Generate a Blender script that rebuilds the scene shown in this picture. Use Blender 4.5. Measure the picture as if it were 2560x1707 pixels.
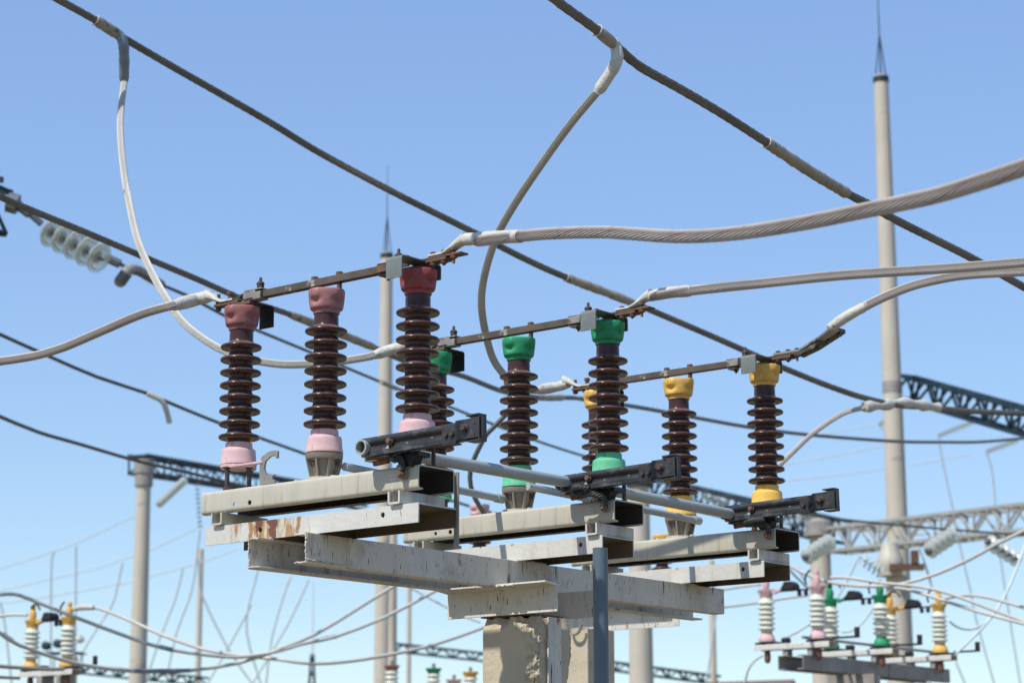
import bpy, math, random
from mathutils import Vector, Matrix
random.seed(7)
for o in list(bpy.data.objects): bpy.data.objects.remove(o)
S = bpy.context.scene
COL = S.collection
# ------------------------------------------------------------------ camera
F_PX, PITCH, ROLL, CAMZ = 5689.7, .2085, -.0016, 1.65
cd = bpy.data.cameras.new('camera'); cam = bpy.data.objects.new('camera', cd); COL.objects.link(cam)
cd.sensor_width = 36; cd.lens = F_PX*36/2560; cd.clip_start = .1; cd.clip_end = 6000
cam.location = (0, 0, CAMZ)
_c, _s = math.cos(PITCH), math.sin(PITCH)
_r0, _u0, FW = Vector((1,0,0)), Vector((0,-_s,_c)), Vector((0,_c,_s))
RT = _r0*math.cos(ROLL)+_u0*math.sin(ROLL); UP = -_r0*math.sin(ROLL)+_u0*math.cos(ROLL)
cam.matrix_world = Matrix(((RT.x,UP.x,-FW.x,0),(RT.y,UP.y,-FW.y,0),(RT.z,UP.z,-FW.z,CAMZ),(0,0,0,1)))
cd.dof.use_dof = True; cd.dof.focus_distance = 9.1; cd.dof.aperture_fstop = 4.2
S.camera = cam
# ------------------------------------------------------------------ frame of the switch yard: D along a beam, E across the phases
AZ = -.6856
D = Vector((math.cos(AZ), math.sin(AZ), 0)); E = Vector((-math.sin(AZ), math.cos(AZ), 0))
O = Vector((-.7517, 9.0, 1.7544+CAMZ)); E1 = 1.235
def W(d, e, z): return O+D*d+E*e+Vector((0,0,z))
def at(px, py, depth):                 # a point at this distance along the view axis
    q = RT*((px-1280)/F_PX)-UP*((py-853.5)/F_PX)+FW
    return Vector((0,0,CAMZ))+q*depth
def img(p):
    q = Vector(p)-Vector((0,0,CAMZ)); return (1280+F_PX*q.dot(RT)/q.dot(FW), 853.5-F_PX*q.dot(UP)/q.dot(FW))
# ------------------------------------------------------------------ sun, sky, exposure
SV = (-D*.12-E*1.0+Vector((0,0,1.32))).normalized()
sl = bpy.data.lights.new('sun','SUN'); sun = bpy.data.objects.new('sun', sl); COL.objects.link(sun)
sl.energy = 3.5; sl.angle = math.radians(.5); sl.color = (1,.955,.88)
sun.rotation_euler = SV.to_track_quat('Z','Y').to_euler(); sun.location = (0,0,30)
w = bpy.data.worlds.new('World'); S.world = w; w.use_nodes = True
nt = w.node_tree; nt.nodes.clear()
sky = nt.nodes.new('ShaderNodeTexSky'); sky.sky_type = 'NISHITA'; sky.sun_disc = False
sky.sun_elevation = math.asin(SV.z); sky.sun_rotation = math.atan2(SV.x, SV.y)
sky.air_density = 1.0; sky.dust_density = .2; sky.ozone_density = 3.5; sky.altitude = 200
bg = nt.nodes.new('ShaderNodeBackground'); bg.inputs[1].default_value = .15
ou = nt.nodes.new('ShaderNodeOutputWorld')
hs = nt.nodes.new('ShaderNodeSeparateColor'); hs.mode = 'HSV'; hc = nt.nodes.new('ShaderNodeCombineColor'); hc.mode = 'HSV'   # softens the brightening towards the horizon
pw = nt.nodes.new('ShaderNodeMath'); pw.operation = 'POWER'; pw.inputs[1].default_value = .45; ml = nt.nodes.new('ShaderNodeMath'); ml.operation = 'MULTIPLY'; ml.inputs[1].default_value = 2.07
nt.links.new(sky.outputs[0], hs.inputs[0]); hu = nt.nodes.new('ShaderNodeMath'); hu.operation = 'ADD'; hu.inputs[1].default_value = .003; nt.links.new(hs.outputs[0], hu.inputs[0]); nt.links.new(hu.outputs[0], hc.inputs[0]); nt.links.new(hs.outputs[1], hc.inputs[1])
nt.links.new(hs.outputs[2], pw.inputs[0]); nt.links.new(pw.outputs[0], ml.inputs[0]); nt.links.new(ml.outputs[0], hc.inputs[2]); nt.links.new(hc.outputs[0], bg.inputs[0])
nt.links.new(bg.outputs[0], ou.inputs[0])
S.view_settings.view_transform = 'Standard'; S.view_settings.look = 'None'
S.view_settings.gamma = 1; S.view_settings.exposure = .45
S.render.engine = 'CYCLES'
# ------------------------------------------------------------------ materials
def mat(name, col, rough=.6, metal=0, var=.12, scale=8, stretch=(1,1,1), patches=(), bump=.0, bscale=60, spec=.5, coat=0, trans=0, dust_bounce=None):
    """base colour varied by noise; patches = [(colour, noise scale, stretch, threshold, softness)]"""
    KA = .87; col = tuple(c*KA for c in col); patches = [(tuple(c*KA for c in p[0]),*p[1:]) for p in patches]
    m = bpy.data.materials.new(name); m.use_nodes = True; t = m.node_tree; N = t.nodes; L = t.links
    b = N['Principled BSDF']; tc = N.new('ShaderNodeTexCoord')
    def noise(sc, st, det=6, off=0):
        mp = N.new('ShaderNodeMapping'); mp.inputs['Scale'].default_value = st; mp.inputs['Location'].default_value = (off,off*.7,off*.3)
        L.new(tc.outputs['Object'], mp.inputs[0]); n = N.new('ShaderNodeTexNoise'); n.inputs['Scale'].default_value = sc; n.inputs['Detail'].default_value = det
        n.inputs['Roughness'].default_value = .6; L.new(mp.outputs[0], n.inputs['Vector']); return n.outputs['Fac']
    def mix(f, a, c):
        mx = N.new('ShaderNodeMix'); mx.data_type = 'RGBA'; L.new(f, mx.inputs[0])
        for s, i in ((a,6),(c,7)):
            if isinstance(s, (tuple,list)): mx.inputs[i].default_value = (*s,1)
            else: L.new(s, mx.inputs[i])
        return mx.outputs[2]
    def ramp(f, a, c):
        r = N.new('ShaderNodeMapRange'); r.inputs[1].default_value = a; r.inputs[2].default_value = c; L.new(f, r.inputs[0]); return r.outputs[0]
    def zone(f, wh):
        if wh is None: return f
        sx = N.new('ShaderNodeSeparateXYZ'); L.new(tc.outputs['Object'], sx.inputs[0])
        r = N.new('ShaderNodeMapRange'); a = N.new('ShaderNodeMath'); a.operation = 'SUBTRACT'; L.new(sx.outputs[0], a.inputs[0]); a.inputs[1].default_value = wh[0]
        b_ = N.new('ShaderNodeMath'); b_.operation = 'ABSOLUTE'; L.new(a.outputs[0], b_.inputs[0]); L.new(b_.outputs[0], r.inputs[0])
        r.inputs[1].default_value = wh[1]*.4; r.inputs[2].default_value = wh[1]; r.inputs[3].default_value = wh[2]; r.inputs[4].default_value = -.4
        q_ = N.new('ShaderNodeMath'); q_.operation = 'ADD'; L.new(f, q_.inputs[0]); L.new(r.outputs[0], q_.inputs[1]); return q_.outputs[0]
    lo = tuple(c*(1-var) for c in col); hi = tuple(min(1,c*(1+var)) for c in col)
    cur = mix(ramp(noise(scale, stretch), .3, .7), lo, hi)
    for k, (pc, ps, pst, th, so, *where) in enumerate(patches):
        cur = mix(ramp(zone(noise(ps, pst, 8, 3.1*(k+1)), where[0] if where else None), th, th+so), cur, pc)
    if dust_bounce:
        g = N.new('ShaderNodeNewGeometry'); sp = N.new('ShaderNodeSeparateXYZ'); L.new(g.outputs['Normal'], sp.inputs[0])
        f1 = ramp(sp.outputs[2], .35, 1.0); f2 = ramp(sp.outputs[2], -.6, -.95); mxx = N.new('ShaderNodeMath'); mxx.operation = 'MAXIMUM'; L.new(f1, mxx.inputs[0]); L.new(f2, mxx.inputs[1]); f = mxx.outputs[0]; ml = N.new('ShaderNodeMath'); ml.operation = 'MULTIPLY'; L.new(f, ml.inputs[0])  # upward faces get dust, downward faces get ground bounce painted as pale colour
        L.new(ramp(noise(30,(1,1,1)), .35, .7), ml.inputs[1]); m2 = N.new('ShaderNodeMath'); m2.operation='MULTIPLY'; L.new(ml.outputs[0], m2.inputs[0]); m2.inputs[1].default_value = dust_bounce[1]
        cur = mix(m2.outputs[0], cur, dust_bounce[0])
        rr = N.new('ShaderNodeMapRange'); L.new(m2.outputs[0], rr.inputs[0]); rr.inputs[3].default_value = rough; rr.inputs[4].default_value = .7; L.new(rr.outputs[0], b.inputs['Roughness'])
    else: b.inputs['Roughness'].default_value = rough
    L.new(cur, b.inputs['Base Color']); b.inputs['Metallic'].default_value = metal
    b.inputs['Specular IOR Level'].default_value = spec; b.inputs['Coat Weight'].default_value = coat; b.inputs['Coat Roughness'].default_value = .08
    b.inputs['Transmission Weight'].default_value = trans
    if bump:
        bn = N.new('ShaderNodeBump'); bn.inputs['Strength'].default_value = bump; bn.inputs['Distance'].default_value = .004
        L.new(noise(bscale, (1,1,1), 8, 9), bn.inputs['Height']); L.new(bn.outputs[0], b.inputs['Normal'])
    return m
M = {}
RUST = (.16,.06,.025); DK = (.05,.045,.04)
M['porc'] = mat('brown_glaze', (.060,.026,.023), .22, spec=.28, var=.3, scale=5, coat=.0, dust_bounce=((.36,.28,.22), .72))  # dust on shed tops, painted ground bounce on their undersides
M['wporc'] = mat('white_glaze', (.72,.73,.62), .25, var=.05, spec=.5)
def paint(n, c, **k): return mat(n, c, .6, var=.14, scale=14, bump=.25, bscale=45, patches=[(tuple(min(1,x*1.25+.03) for x in c), 26, (1,1,1), .62, .06), (tuple(x*.5 for x in c), 20, (1,1,.4), .62, .1), ((.10,.07,.05), 48, (1,1,1), .70, .03)], **k)
M['red_cap'] = paint('faded_red_paint', (.36,.165,.165)); M['pink_base'] = paint('pink_paint', (.70,.46,.46))
M['dusty_red_cap'] = paint('dusty_red_paint', (.31,.115,.11))
M['darkred_cap'] = paint('red_paint', (.30,.06,.06))
M['green_cap'] = paint('green_paint', (.01,.30,.12)); M['green_base'] = paint('pale_green_paint', (.13,.55,.30))
M['yellow_cap'] = paint('yellow_paint', (.80,.47,.10)); M['yellow_base'] = paint('golden_paint', (.92,.55,.10))
M['cream'] = mat('cream_beam_paint', (.53,.50,.405), .5, var=.08, scale=5, stretch=(3,3,.4), bump=.15, bscale=30,
    patches=[((.36,.33,.24), 7, (4,4,.25), .57, .12), ((.30,.27,.20), 22, (2,2,.12), .63, .08), ((.60,.59,.53), 10, (1,1,1), .6, .2), ((.20,.12,.06), 26, (1,1,.4), .68, .04), ((.30,.25,.16), 3, (1,1,1), .62, .10)])
M['white'] = mat('flaking_white_paint', (.62,.61,.555), .6, var=.06, scale=6, bump=.6, bscale=40,
    patches=[((.46,.42,.34), 5, (3,3,.3), .57, .15), ((.33,.17,.07), 18, (2,2,.4), .63, .05), ((.16,.08,.045), 12, (1,1,1), .69, .03), ((.22,.20,.17), 60, (1,1,.2), .67, .04)])
M['rustwhite'] = mat('rusted_white_paint', (.62,.61,.555), .6, var=.06, scale=6, bump=.6, bscale=40,
    patches=[((.50,.47,.40), 5, (3,3,.3), .6, .15), ((.44,.27,.10), 14, (1,1,.3), .56, .10, (-.2,.42,.10)), ((.40,.21,.07), 26, (1,1,.25), .58, .06, (-.2,.40,.07)), ((.17,.065,.04), 9, (1,1,1), .60, .02, (-.2,.12,.13)), ((.30,.14,.05), 34, (1.5,1.5,.3), .66, .05)])
M['streak'] = mat('streaked_grey_paint', (.68,.65,.575), .6, var=.10, scale=3, stretch=(1,1,.5), bump=.4, bscale=40,
    patches=[((.44,.41,.36), 5, (3,3,.4), .56, .14), ((.36,.31,.23), 2.2, (1,1,1), .56, .12), ((.08,.07,.06), 34, (1,1,.12), .635, .05), ((.09,.08,.07), 95, (1,1,.18), .61, .05), ((.26,.15,.07), 7, (1,1,.6), .65, .06)])
M['weld'] = mat('weld_edge', (.62,.58,.50), .7, var=.3, scale=60, bump=1, bscale=90, patches=[((.2,.13,.08), 30, (1,1,1), .6, .05)])
M['inside'] = mat('shade_black_inside', (.035,.032,.028), .8, var=.3, scale=8)  # near-black colour puts the shade of hollow sections into their inner faces
M['inside2'] = mat('shade_brown_inside', (.12,.095,.065), .8, var=.3, scale=6, patches=[((.05,.04,.03), 8, (1,1,1), .55, .1)])  # dark brown paints the shade inside the lower channel into its colour
M['rust'] = mat('rusty_steel', (.13,.075,.05), .75, var=.35, scale=20, bump=.5, patches=[((.24,.10,.04), 25, (1,1,1), .55, .1), ((.05,.04,.035), 14, (1,1,1), .62, .1)])
M['bolt'] = mat('dark_bolt_steel', (.085,.06,.055), .6, .3, var=.3, scale=30, bump=.3)
M['bar'] = mat('oxidised_bar', (.13,.10,.07), .45, .3, var=.25, scale=8, patches=[((.45,.43,.37), 9, (1,1,1), .60, .04), ((.12,.07,.045), 7, (1,1,1), .58, .06)])
M['copper'] = mat('tarnished_contact', (.10,.085,.06), .5, .5, var=.3, scale=20, patches=[((.30,.27,.22), 20, (1,1,1), .6, .08)])
M['galv'] = mat('galvanised_sheet', (.17,.19,.18), .55, .1, var=.15, scale=12, bump=.2, bscale=30, patches=[((.14,.17,.16), 9, (1,1,1), .55, .12), ((.33,.35,.32), 14, (1,1,1), .62, .08)])
M['bpaint'] = mat('worn_black_paint', (.036,.037,.04), .42, 0, var=.4, scale=8, bump=.6, bscale=30, patches=[((.15,.17,.18), 9, (.5,1,1), .56, .12), ((.36,.38,.38), 34, (.5,1,1), .64, .05), ((.12,.06,.03), 26, (1,1,1), .70, .03)])
M['black'] = mat('black_steel', (.018,.017,.017), .5, .2, var=.4, scale=20, bump=.4)
M['pipe'] = mat('grey_pipe_paint', (.40,.43,.41), .5, var=.08, scale=6, bump=.15, patches=[((.50,.24,.12), 14, (1,1,1), .72, .02), ((.52,.50,.44), 5, (1,1,1), .6, .1)])
M['bluepipe'] = mat('blue_grey_pipe', (.10,.145,.18), .5, var=.15, scale=4, stretch=(1,1,.4), bump=.2, patches=[((.20,.22,.22), 5, (1,1,.5), .58, .15)])
M['alu'] = mat('stranded_aluminium', (.54,.495,.46), .5, .1, var=.12, scale=4, patches=[((.34,.27,.25), 6, (1,1,1), .62, .12)])
M['alud'] = mat('weathered_conductor', (.105,.10,.080), .55, .3, var=.15, scale=3)
M['alulight'] = mat('pale_aluminium', (.55,.54,.49), .55, .05, var=.1, scale=4)
M['groove'] = mat('dark_strand_groove', (.30,.26,.24), .7)  # darker tone for the faces between strands
M['groove2'] = mat('pale_strand_groove', (.46,.44,.40), .7)
M['stripe'] = mat('reddish_strand', (.22,.09,.10), .6)
M['sleeve'] = mat('white_sleeve', (.58,.56,.50), .6, var=.14, scale=24, bump=1, bscale=45, patches=[((.40,.36,.29), 22, (1,1,1), .60, .08), ((.25,.21,.16), 40, (1,1,1), .68, .05)])
M['sleeved'] = mat('weathered_sleeve', (.34,.31,.25), .6, .1, var=.2, scale=14, bump=.6, bscale=40, patches=[((.15,.13,.11), 14, (1,1,1), .6, .06), ((.6,.58,.5), 10, (1,1,1), .66, .05)])
M['conc'] = mat('weathered_concrete', (.54,.47,.345), .9, var=.12, scale=5, bump=1.0, bscale=40, patches=[((.30,.25,.18), 4, (2,2,.5), .58, .18), ((.12,.10,.08), 6, (2.2,2.2,.3), .61, .06), ((.56,.50,.38), 9, (1,1,1), .60, .12), ((.06,.05,.04), 55, (1,1,1), .72, .02)])
M['aggregate'] = mat('broken_concrete', (.50,.44,.32), .95, var=.25, scale=30, bump=1, bscale=50, patches=[((.2,.17,.13), 30, (1,1,1), .6, .05)])
M['pole'] = mat('spun_concrete', (.56,.51,.42), .85, var=.07, scale=1.5, bump=.2, patches=[((.42,.38,.31), 4, (1,1,.08), .58, .12), ((.38,.34,.28), .5, (1,1,2.5), .60, .05), ((.42,.28,.16), .8, (1,1,.6), .68, .1)])
M['dteal'] = mat('dark_lattice_steel', (.010,.030,.044), .6, .2, var=.2, scale=2)
M['silver'] = mat('aluminium_paint_steel', (.46,.46,.42), .5, .3, var=.12, scale=3, patches=[((.2,.17,.13), 5, (1,1,1), .62, .1)])
M['chan_bg'] = mat('grey_channel_steel', (.32,.30,.27), .65, .1, var=.2, scale=4, patches=[((.12,.09,.07), 5, (1,1,1), .6, .1)])
M['glass'] = mat('greenish_glass', (.95,1.0,.93), .1, var=.02, trans=.62)
M['gcap'] = mat('glass_unit_cap', (.16,.18,.19), .5, .5)
M['sand'] = mat('dry_sandy_ground', (.20,.155,.085), .95, var=.12, scale=.35, patches=[((.15,.12,.07), .12, (1,1,1), .55, .1), ((.07,.08,.03), .5, (1,1,1), .62, .06)])
M['roof'] = mat('brown_roof_sheet', (.16,.10,.09), .7, var=.1, scale=1)
M['wall'] = mat('plaster_wall', (.5,.45,.38), .8)
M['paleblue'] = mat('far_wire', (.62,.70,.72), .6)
M['plate'] = mat('small_plate', (.66,.65,.58), .5); M['ink'] = mat('red_mark', (.45,.12,.10), .6); M['inkd'] = mat('dark_mark', (.12,.12,.12), .6)
# ------------------------------------------------------------------ mesh building
class MB:
    def __init__(s): s.v = []; s.f = []
    def add(s, vs, fs):
        n = len(s.v); s.v += [Vector(p) for p in vs]; s.f += [tuple(i+n for i in f) for f in fs]; return s
    def box(s, x0, x1, y0, y1, z0, z1, rot=None, piv=None):
        vs = [Vector((x,y,z)) for x in (x0,x1) for y in (y0,y1) for z in (z0,z1)]
        if rot is not None:
            p = Vector(piv) if piv is not None else sum(vs, Vector())/8
            vs = [rot@(q-p)+p for q in vs]
        return s.add(vs, [(0,1,3,2),(4,6,7,5),(0,4,5,1),(2,3,7,6),(0,2,6,4),(1,5,7,3)])
    def prism(s, poly, axis, a, b):      # poly 2D in the two remaining axes
        def P(u, v, t): return {'x':(t,u,v),'y':(u,t,v),'z':(u,v,t)}[axis]
        n = len(poly)
        vs = [P(u,v,a) for u,v in poly]+[P(u,v,b) for u,v in poly]
        return s.add(vs, [tuple(range(n))[::-1], tuple(range(n,2*n))]+[(i,(i+1)%n,n+(i+1)%n,n+i) for i in range(n)])
    def lathe(s, prof, c=(0,0,0), n=48, ax=None, rf=None):
        """prof [(r,z)], around z or along the direction ax; rf(theta,z)->radius factor"""
        c = Vector(c); q = Vector((0,0,1)).rotation_difference(Vector(ax)) if ax is not None else None
        vs = []; fs = []
        for r, z in prof:
            for k in range(n):
                th = 2*math.pi*k/n; rr = r*(rf(th,z) if rf else 1)
                p = Vector((rr*math.cos(th), rr*math.sin(th), z))
                vs.append(c+(q@p if q else p))
        for j in range(len(prof)-1):
            for k in range(n): fs.append((j*n+k, j*n+(k+1)%n, (j+1)*n+(k+1)%n, (j+1)*n+k))
        fs.append(tuple(range(n))[::-1]); fs.append(tuple(range((len(prof)-1)*n, len(prof)*n)))
        return s.add(vs, fs)
    def cyl(s, p, q, r, n=16, r2=None):
        p, q = Vector(p), Vector(q); L = (q-p).length
        return s.lathe([(r,0),(r if r2 is None else r2, L)], p, n, (q-p))
    def hexbolt(s, c, ax, r=.012, h=.009, shank=0, rs=.006):
        c = Vector(c); a = Vector(ax).normalized(); s.lathe([(r,0),(r,h*.8),(r*.85,h)], c, 6, a)
        if shank: s.cyl(c-a*shank, c+a*.001, rs, 10)
        return s
    def tube(s, pts, r, n=10, lobes=0, lay=.35, amp=.07, closed=False, rads=None):
        P = [Vector(p) for p in pts]; m = len(P); T = []
        for i in range(m):
            a = P[max(0,i-1)]; b = P[min(m-1,i+1)]; T.append((b-a).normalized())
        up = Vector((0,0,1)) if abs(T[0].z) < .9 else Vector((1,0,0))
        u = T[0].cross(up).normalized(); vs = []; L = 0
        for i in range(m):
            if i: L += (P[i]-P[i-1]).length
            u = (u-T[i]*u.dot(T[i])).normalized(); v = T[i].cross(u)
            rr = rads[i] if rads else r; tw = -2*math.pi*L/lay if lobes else 0
            for k in range(n):
                th = 2*math.pi*k/n+tw
                q = rr*(1+amp*math.cos(lobes*(th-tw))) if lobes else rr
                vs.append(P[i]+(u*math.cos(th)+v*math.sin(th))*q)
        fs = [(j*n+k, j*n+(k+1)%n, (j+1)*n+(k+1)%n, (j+1)*n+k) for j in range(m-1) for k in range(n)]
        fs += [tuple(range(n))[::-1], tuple(range((m-1)*n, m*n))]
        return s.add(vs, fs)
    def sphere(s, c, r, n=12, sq=(1,1,1)):
        prof = [(max(1e-4,math.sin(math.pi*i/n)),-math.cos(math.pi*i/n)) for i in range(n+1)]
        m = MB().lathe(prof, (0,0,0), n*2)
        return s.add([Vector(c)+Vector((p.x*r*sq[0],p.y*r*sq[1],p.z*r*sq[2])) for p in m.v], m.f)
def tag(o, label=None, cat=None, group=None, kind=None):
    if cat and not kind: kind = 'thing'
    for k, v in (('label',label),('category',cat),('group',group),('kind',kind)):
        if v: o[k] = v
    return o
def empty(name, loc, rz=0, *t):
    o = bpy.data.objects.new(name, None); COL.objects.link(o); o.location = loc; o.rotation_euler.z = rz; o.empty_display_size = .1
    tag(o, *t); return o
def build(name, mb, m, parent=None, off=(0,0,0), bevel=0, sharp=35, cut=None, base=None, inner=None):
    """links one mesh object; with a parent the vertices are in the parent's frame (minus off)"""
    me = bpy.data.meshes.new(name); off = Vector(off)
    if parent is None and base is None:
        xs = [p.x for p in mb.v]; ys = [p.y for p in mb.v]; zs = [p.z for p in mb.v]
        base = Vector(((min(xs)+max(xs))/2,(min(ys)+max(ys))/2,min(zs)))
    if base is not None and parent is None: off = Vector(base)
    me.from_pydata([tuple(p-off) for p in mb.v], [], mb.f); me.update()
    me.polygons.foreach_set('use_smooth', [True]*len(me.polygons)); me.set_sharp_from_angle(angle=math.radians(sharp))
    o = bpy.data.objects.new(name, me); COL.objects.link(o); me.materials.append(M[m] if isinstance(m,str) else m)
    if parent is not None: o.parent = parent
    else: o.location = off
    if cut is not None:
        cm = bpy.data.meshes.new('cut'); cm.from_pydata([tuple(p-off) for p in cut.v], [], cut.f); co = bpy.data.objects.new('cut', cm); COL.objects.link(co)
        co.parent = parent; co.location = o.location if parent is None else (0,0,0)
        b = o.modifiers.new('b','BOOLEAN'); b.operation = 'DIFFERENCE'; b.object = co; b.solver = 'EXACT'
        bpy.context.view_layer.update(); dg = bpy.context.evaluated_depsgraph_get()
        nm = bpy.data.meshes.new_from_object(o.evaluated_get(dg)); o.modifiers.clear(); o.data = nm
        bpy.data.objects.remove(co); nm.polygons.foreach_set('use_smooth', [True]*len(nm.polygons)); nm.set_sharp_from_angle(angle=math.radians(sharp))
    if inner:
        o.data.materials.append(M[inner[0]])
        for p in o.data.polygons:
            if inner[1](p.center+off, p.normal): p.material_index = 1
    if bevel:
        b = o.modifiers.new('bevel','BEVEL'); b.width = bevel; b.segments = 2; b.limit_method = 'ANGLE'; b.angle_limit = math.radians(45)
    return o
def strip(pts, t, rnd=0):
    """closed outline of an open polyline of thickness t (2D), inner corners rounded"""
    if rnd:
        q = [pts[0]]
        for i in range(1, len(pts)-1):
            p = Vector(pts[i]); a = (Vector(pts[i-1])-p).normalized()*rnd; b = (Vector(pts[i+1])-p).normalized()*rnd
            for k in range(5):
                s = k/4; q.append(tuple((p+a)*(1-s)**2+p*2*s*(1-s)+(p+b)*s*s))
        pts = q+[pts[-1]]
    P = [Vector(p) for p in pts]; L = []; R = []
    for i, p in enumerate(P):
        a = (p-P[i-1]).normalized() if i else None; b = (P[i+1]-p).normalized() if i < len(P)-1 else None
        d1 = a or b; d2 = b or a; n1 = Vector((-d1.y,d1.x)); n2 = Vector((-d2.y,d2.x)); n = (n1+n2).normalized(); k = t/2/max(.3,n.dot(n1))
        L.append(tuple(p+n*k)); R.append(tuple(p-n*k))
    return L+R[::-1]
def spline(pts, step):
    P = [Vector(p) for p in pts]; P = [P[0]*2-P[1]]+P+[P[-1]*2-P[-2]]; out = []
    for i in range(1, len(P)-2):
        n = max(2, int((P[i+1]-P[i]).length/step))
        for k in range(n):
            t = k/n; a, b, c, d = P[i-1], P[i], P[i+1], P[i+2]
            out.append(.5*((2*b)+(c-a)*t+(2*a-5*b+4*c-d)*t*t+(3*b-a-3*c+d)*t**3))
    return out+[P[-2]]
def copy_tree(o, parent=None, mats=None):
    c = o.copy(); COL.objects.link(c)
    if parent is not None: c.parent = parent
    if mats and c.type == 'MESH':
        for s in c.material_slots:
            if s.material and s.material.name in mats:
                m = mats[s.material.name]; s.link = 'OBJECT'; s.material = m
    for ch in [x for x in o.children]: copy_tree(ch, c, mats)
    return c
# ------------------------------------------------------------------ ground
g = MB(); R_ = 3000; NG = 24
g.add([(-R_+2*R_*i/NG, -R_+2*R_*j/NG, 0) for j in range(NG+1) for i in range(NG+1)], [(j*(NG+1)+i, j*(NG+1)+i+1, (j+1)*(NG+1)+i+1, (j+1)*(NG+1)+i) for j in range(NG) for i in range(NG)])
tag(build('ground', g, 'sand', base=(0,0,0)), 'dry sandy ground of the switchyard', None, None, 'structure')
# ------------------------------------------------------------------ the switches of the near frame
ZB = -.42     # top of the support beam: local zero of an insulator's foot
def porcelain(n=8, pitch=.0544, R=.0865, rc=.050, z0=-.19):
    pr = [(rc,-.240)]
    for k in range(n):
        z = z0+k*pitch
        pr += [(rc,z-.012),(rc+.003,z-.0055),(rc+.010,z-.0040),(R-.014,z-.0058),(R-.0065,z-.0076),(R-.0018,z-.0052),(R,z+.0002),(R-.0016,z+.0058),(R-.006,z+.0087),(R-.015,z+.0105),(rc+.012,z+.0145),(rc+.004,z+.019),(rc,z+.026)]
    pr += [(rc,z0+(n-1)*pitch+.05),(rc*.96,.275)]
    global PORC; PORC = pr
    return MB().lathe(pr, n=56)
def capshape():
    def rf(th, z):
        sq = 1/max(abs(math.cos(th+math.pi/4)),abs(math.sin(th+math.pi/4)))           # square lobes towards the top
        sq = min(sq, 1.17)
        t = max(0,min(1,(z-.288)/.05))
        f = 1+(sq-1)*t*.5
        dent = math.exp(-((abs(((th/(math.pi/2)+.5)%1)-.5)*90-0)/21)**2)      # notches under the lobes
        dz = math.exp(-((z-(.309+.006*(1-dent)))/.0125)**2)
        return f*(1-.21*dent*dz)
    pr = [(.0502,.262),(.0525,.262),(.054,.268),(.054,.277),(.063,.280),(.0665,.284),(.068,.290),(.069,.296),(.070,.302),(.071,.308),(.072,.314),(.0725,.318),(.0725,.322),(.073,.326),(.073,.330),(.0735,.334),(.074,.340),(.0745,.352),(.0735,.358),(.071,.360),(.03,.361)]
    m = MB().lathe(pr, n=72, rf=rf); q = Matrix.Rotation(math.radians(0), 3, 'Z')
    return m
def flange():
    pr = [(.0505,-.212),(.055,-.214),(.056,-.222),(.056,-.236),(.062,-.239),(.069,-.243),(.0715,-.250),(.072,-.262),(.0745,-.292),(.077,-.298),(.077,-.306),(.071,-.309),(.02,-.309)]
    return MB().lathe(pr, n=56, rf=lambda th,z: 1+.02*math.cos(4*th) if z < -.24 else 1)
def insulator(parent, d, kind, capm, basem, dz=0, tex=True):
    off = Vector((-d,0,ZB-dz)) ; off = Vector((0,0,ZB))
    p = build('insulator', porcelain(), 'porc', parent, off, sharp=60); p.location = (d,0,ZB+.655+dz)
    build('top_cap', capshape(), capm, p, off, sharp=50)
    build('base_flange', flange(), basem, p, off, sharp=50)
    if kind == 'studs':
        for a in (45,135,225,315) if d > 0 else (0,90,180,270):
            a = math.radians(a); x, y = .064*math.cos(a), .064*math.sin(a); b = MB()
            b.cyl((x,y,ZB+.002-dz),(x,y,-.309),.0085,12).hexbolt((x,y,-.327),(0,0,1),.0155,.017).hexbolt((x,y,ZB+.002-dz),(0,0,1),.0155,.014)
            build('anchor_stud', b, 'bolt', p, off)
        b = MB().lathe([(.074,-.322),(.078,-.320),(.078,-.3095),(.05,-.3093)], n=40, rf=lambda th,z: 1+.05*math.cos(4*th))
        build('foot_plate', b, basem, p, off)
    else:
        b = MB().lathe([(.040,ZB-.01),(.041,ZB+.02),(.046,-.385),(.060,-.340),(.076,-.334),(.079,-.326),(.079,-.312),(.05,-.311)], n=40, rf=lambda th,z: 1+.05*math.cos(4*th))
        for k in range(8):
            a = 2*math.pi*k/8+.3; r = Matrix.Rotation(a,3,'Z')
            b.add([r@Vector(v) for v in ((.030,-.005,ZB+.012),(.058,-.005,ZB+.012),(.076,-.005,-.334),(.03,-.005,-.334),(.030,.005,ZB+.012),(.058,.005,ZB+.012),(.076,.005,-.334),(.03,.005,-.334))],
                  [(0,1,2,3),(7,6,5,4),(0,4,5,1),(1,5,6,2),(2,6,7,3),(3,7,4,0)])
        build('bearing_bracket', b, 'bearing', p, off, sharp=40)
        for k in range(4):
            a = math.pi/2*k+.1; x, y = .067*math.cos(a), .067*math.sin(a); b = MB().hexbolt((x,y,-.334),(0,0,-1),.013,.012).cyl((x,y,-.36),(x,y,-.33),.007,8)
            build('bearing_bolt', b, 'bolt', p, off)
        b = MB().cyl((0,0,ZB-.004),(0,0,ZB+.012),.074,32); b.hexbolt((-.10,-.05,ZB),(0,0,1),.013,.010).hexbolt((.10,-.05,ZB),(0,0,1),.013,.010)
        build('bearing_seat', b, 'cream', p, off)
    return p
M['bearing'] = mat('grey_bearing_casting', (.27,.235,.19), .6, .2, var=.2, scale=14, bump=.4)
DL, DR = -.4908, .4962
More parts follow.
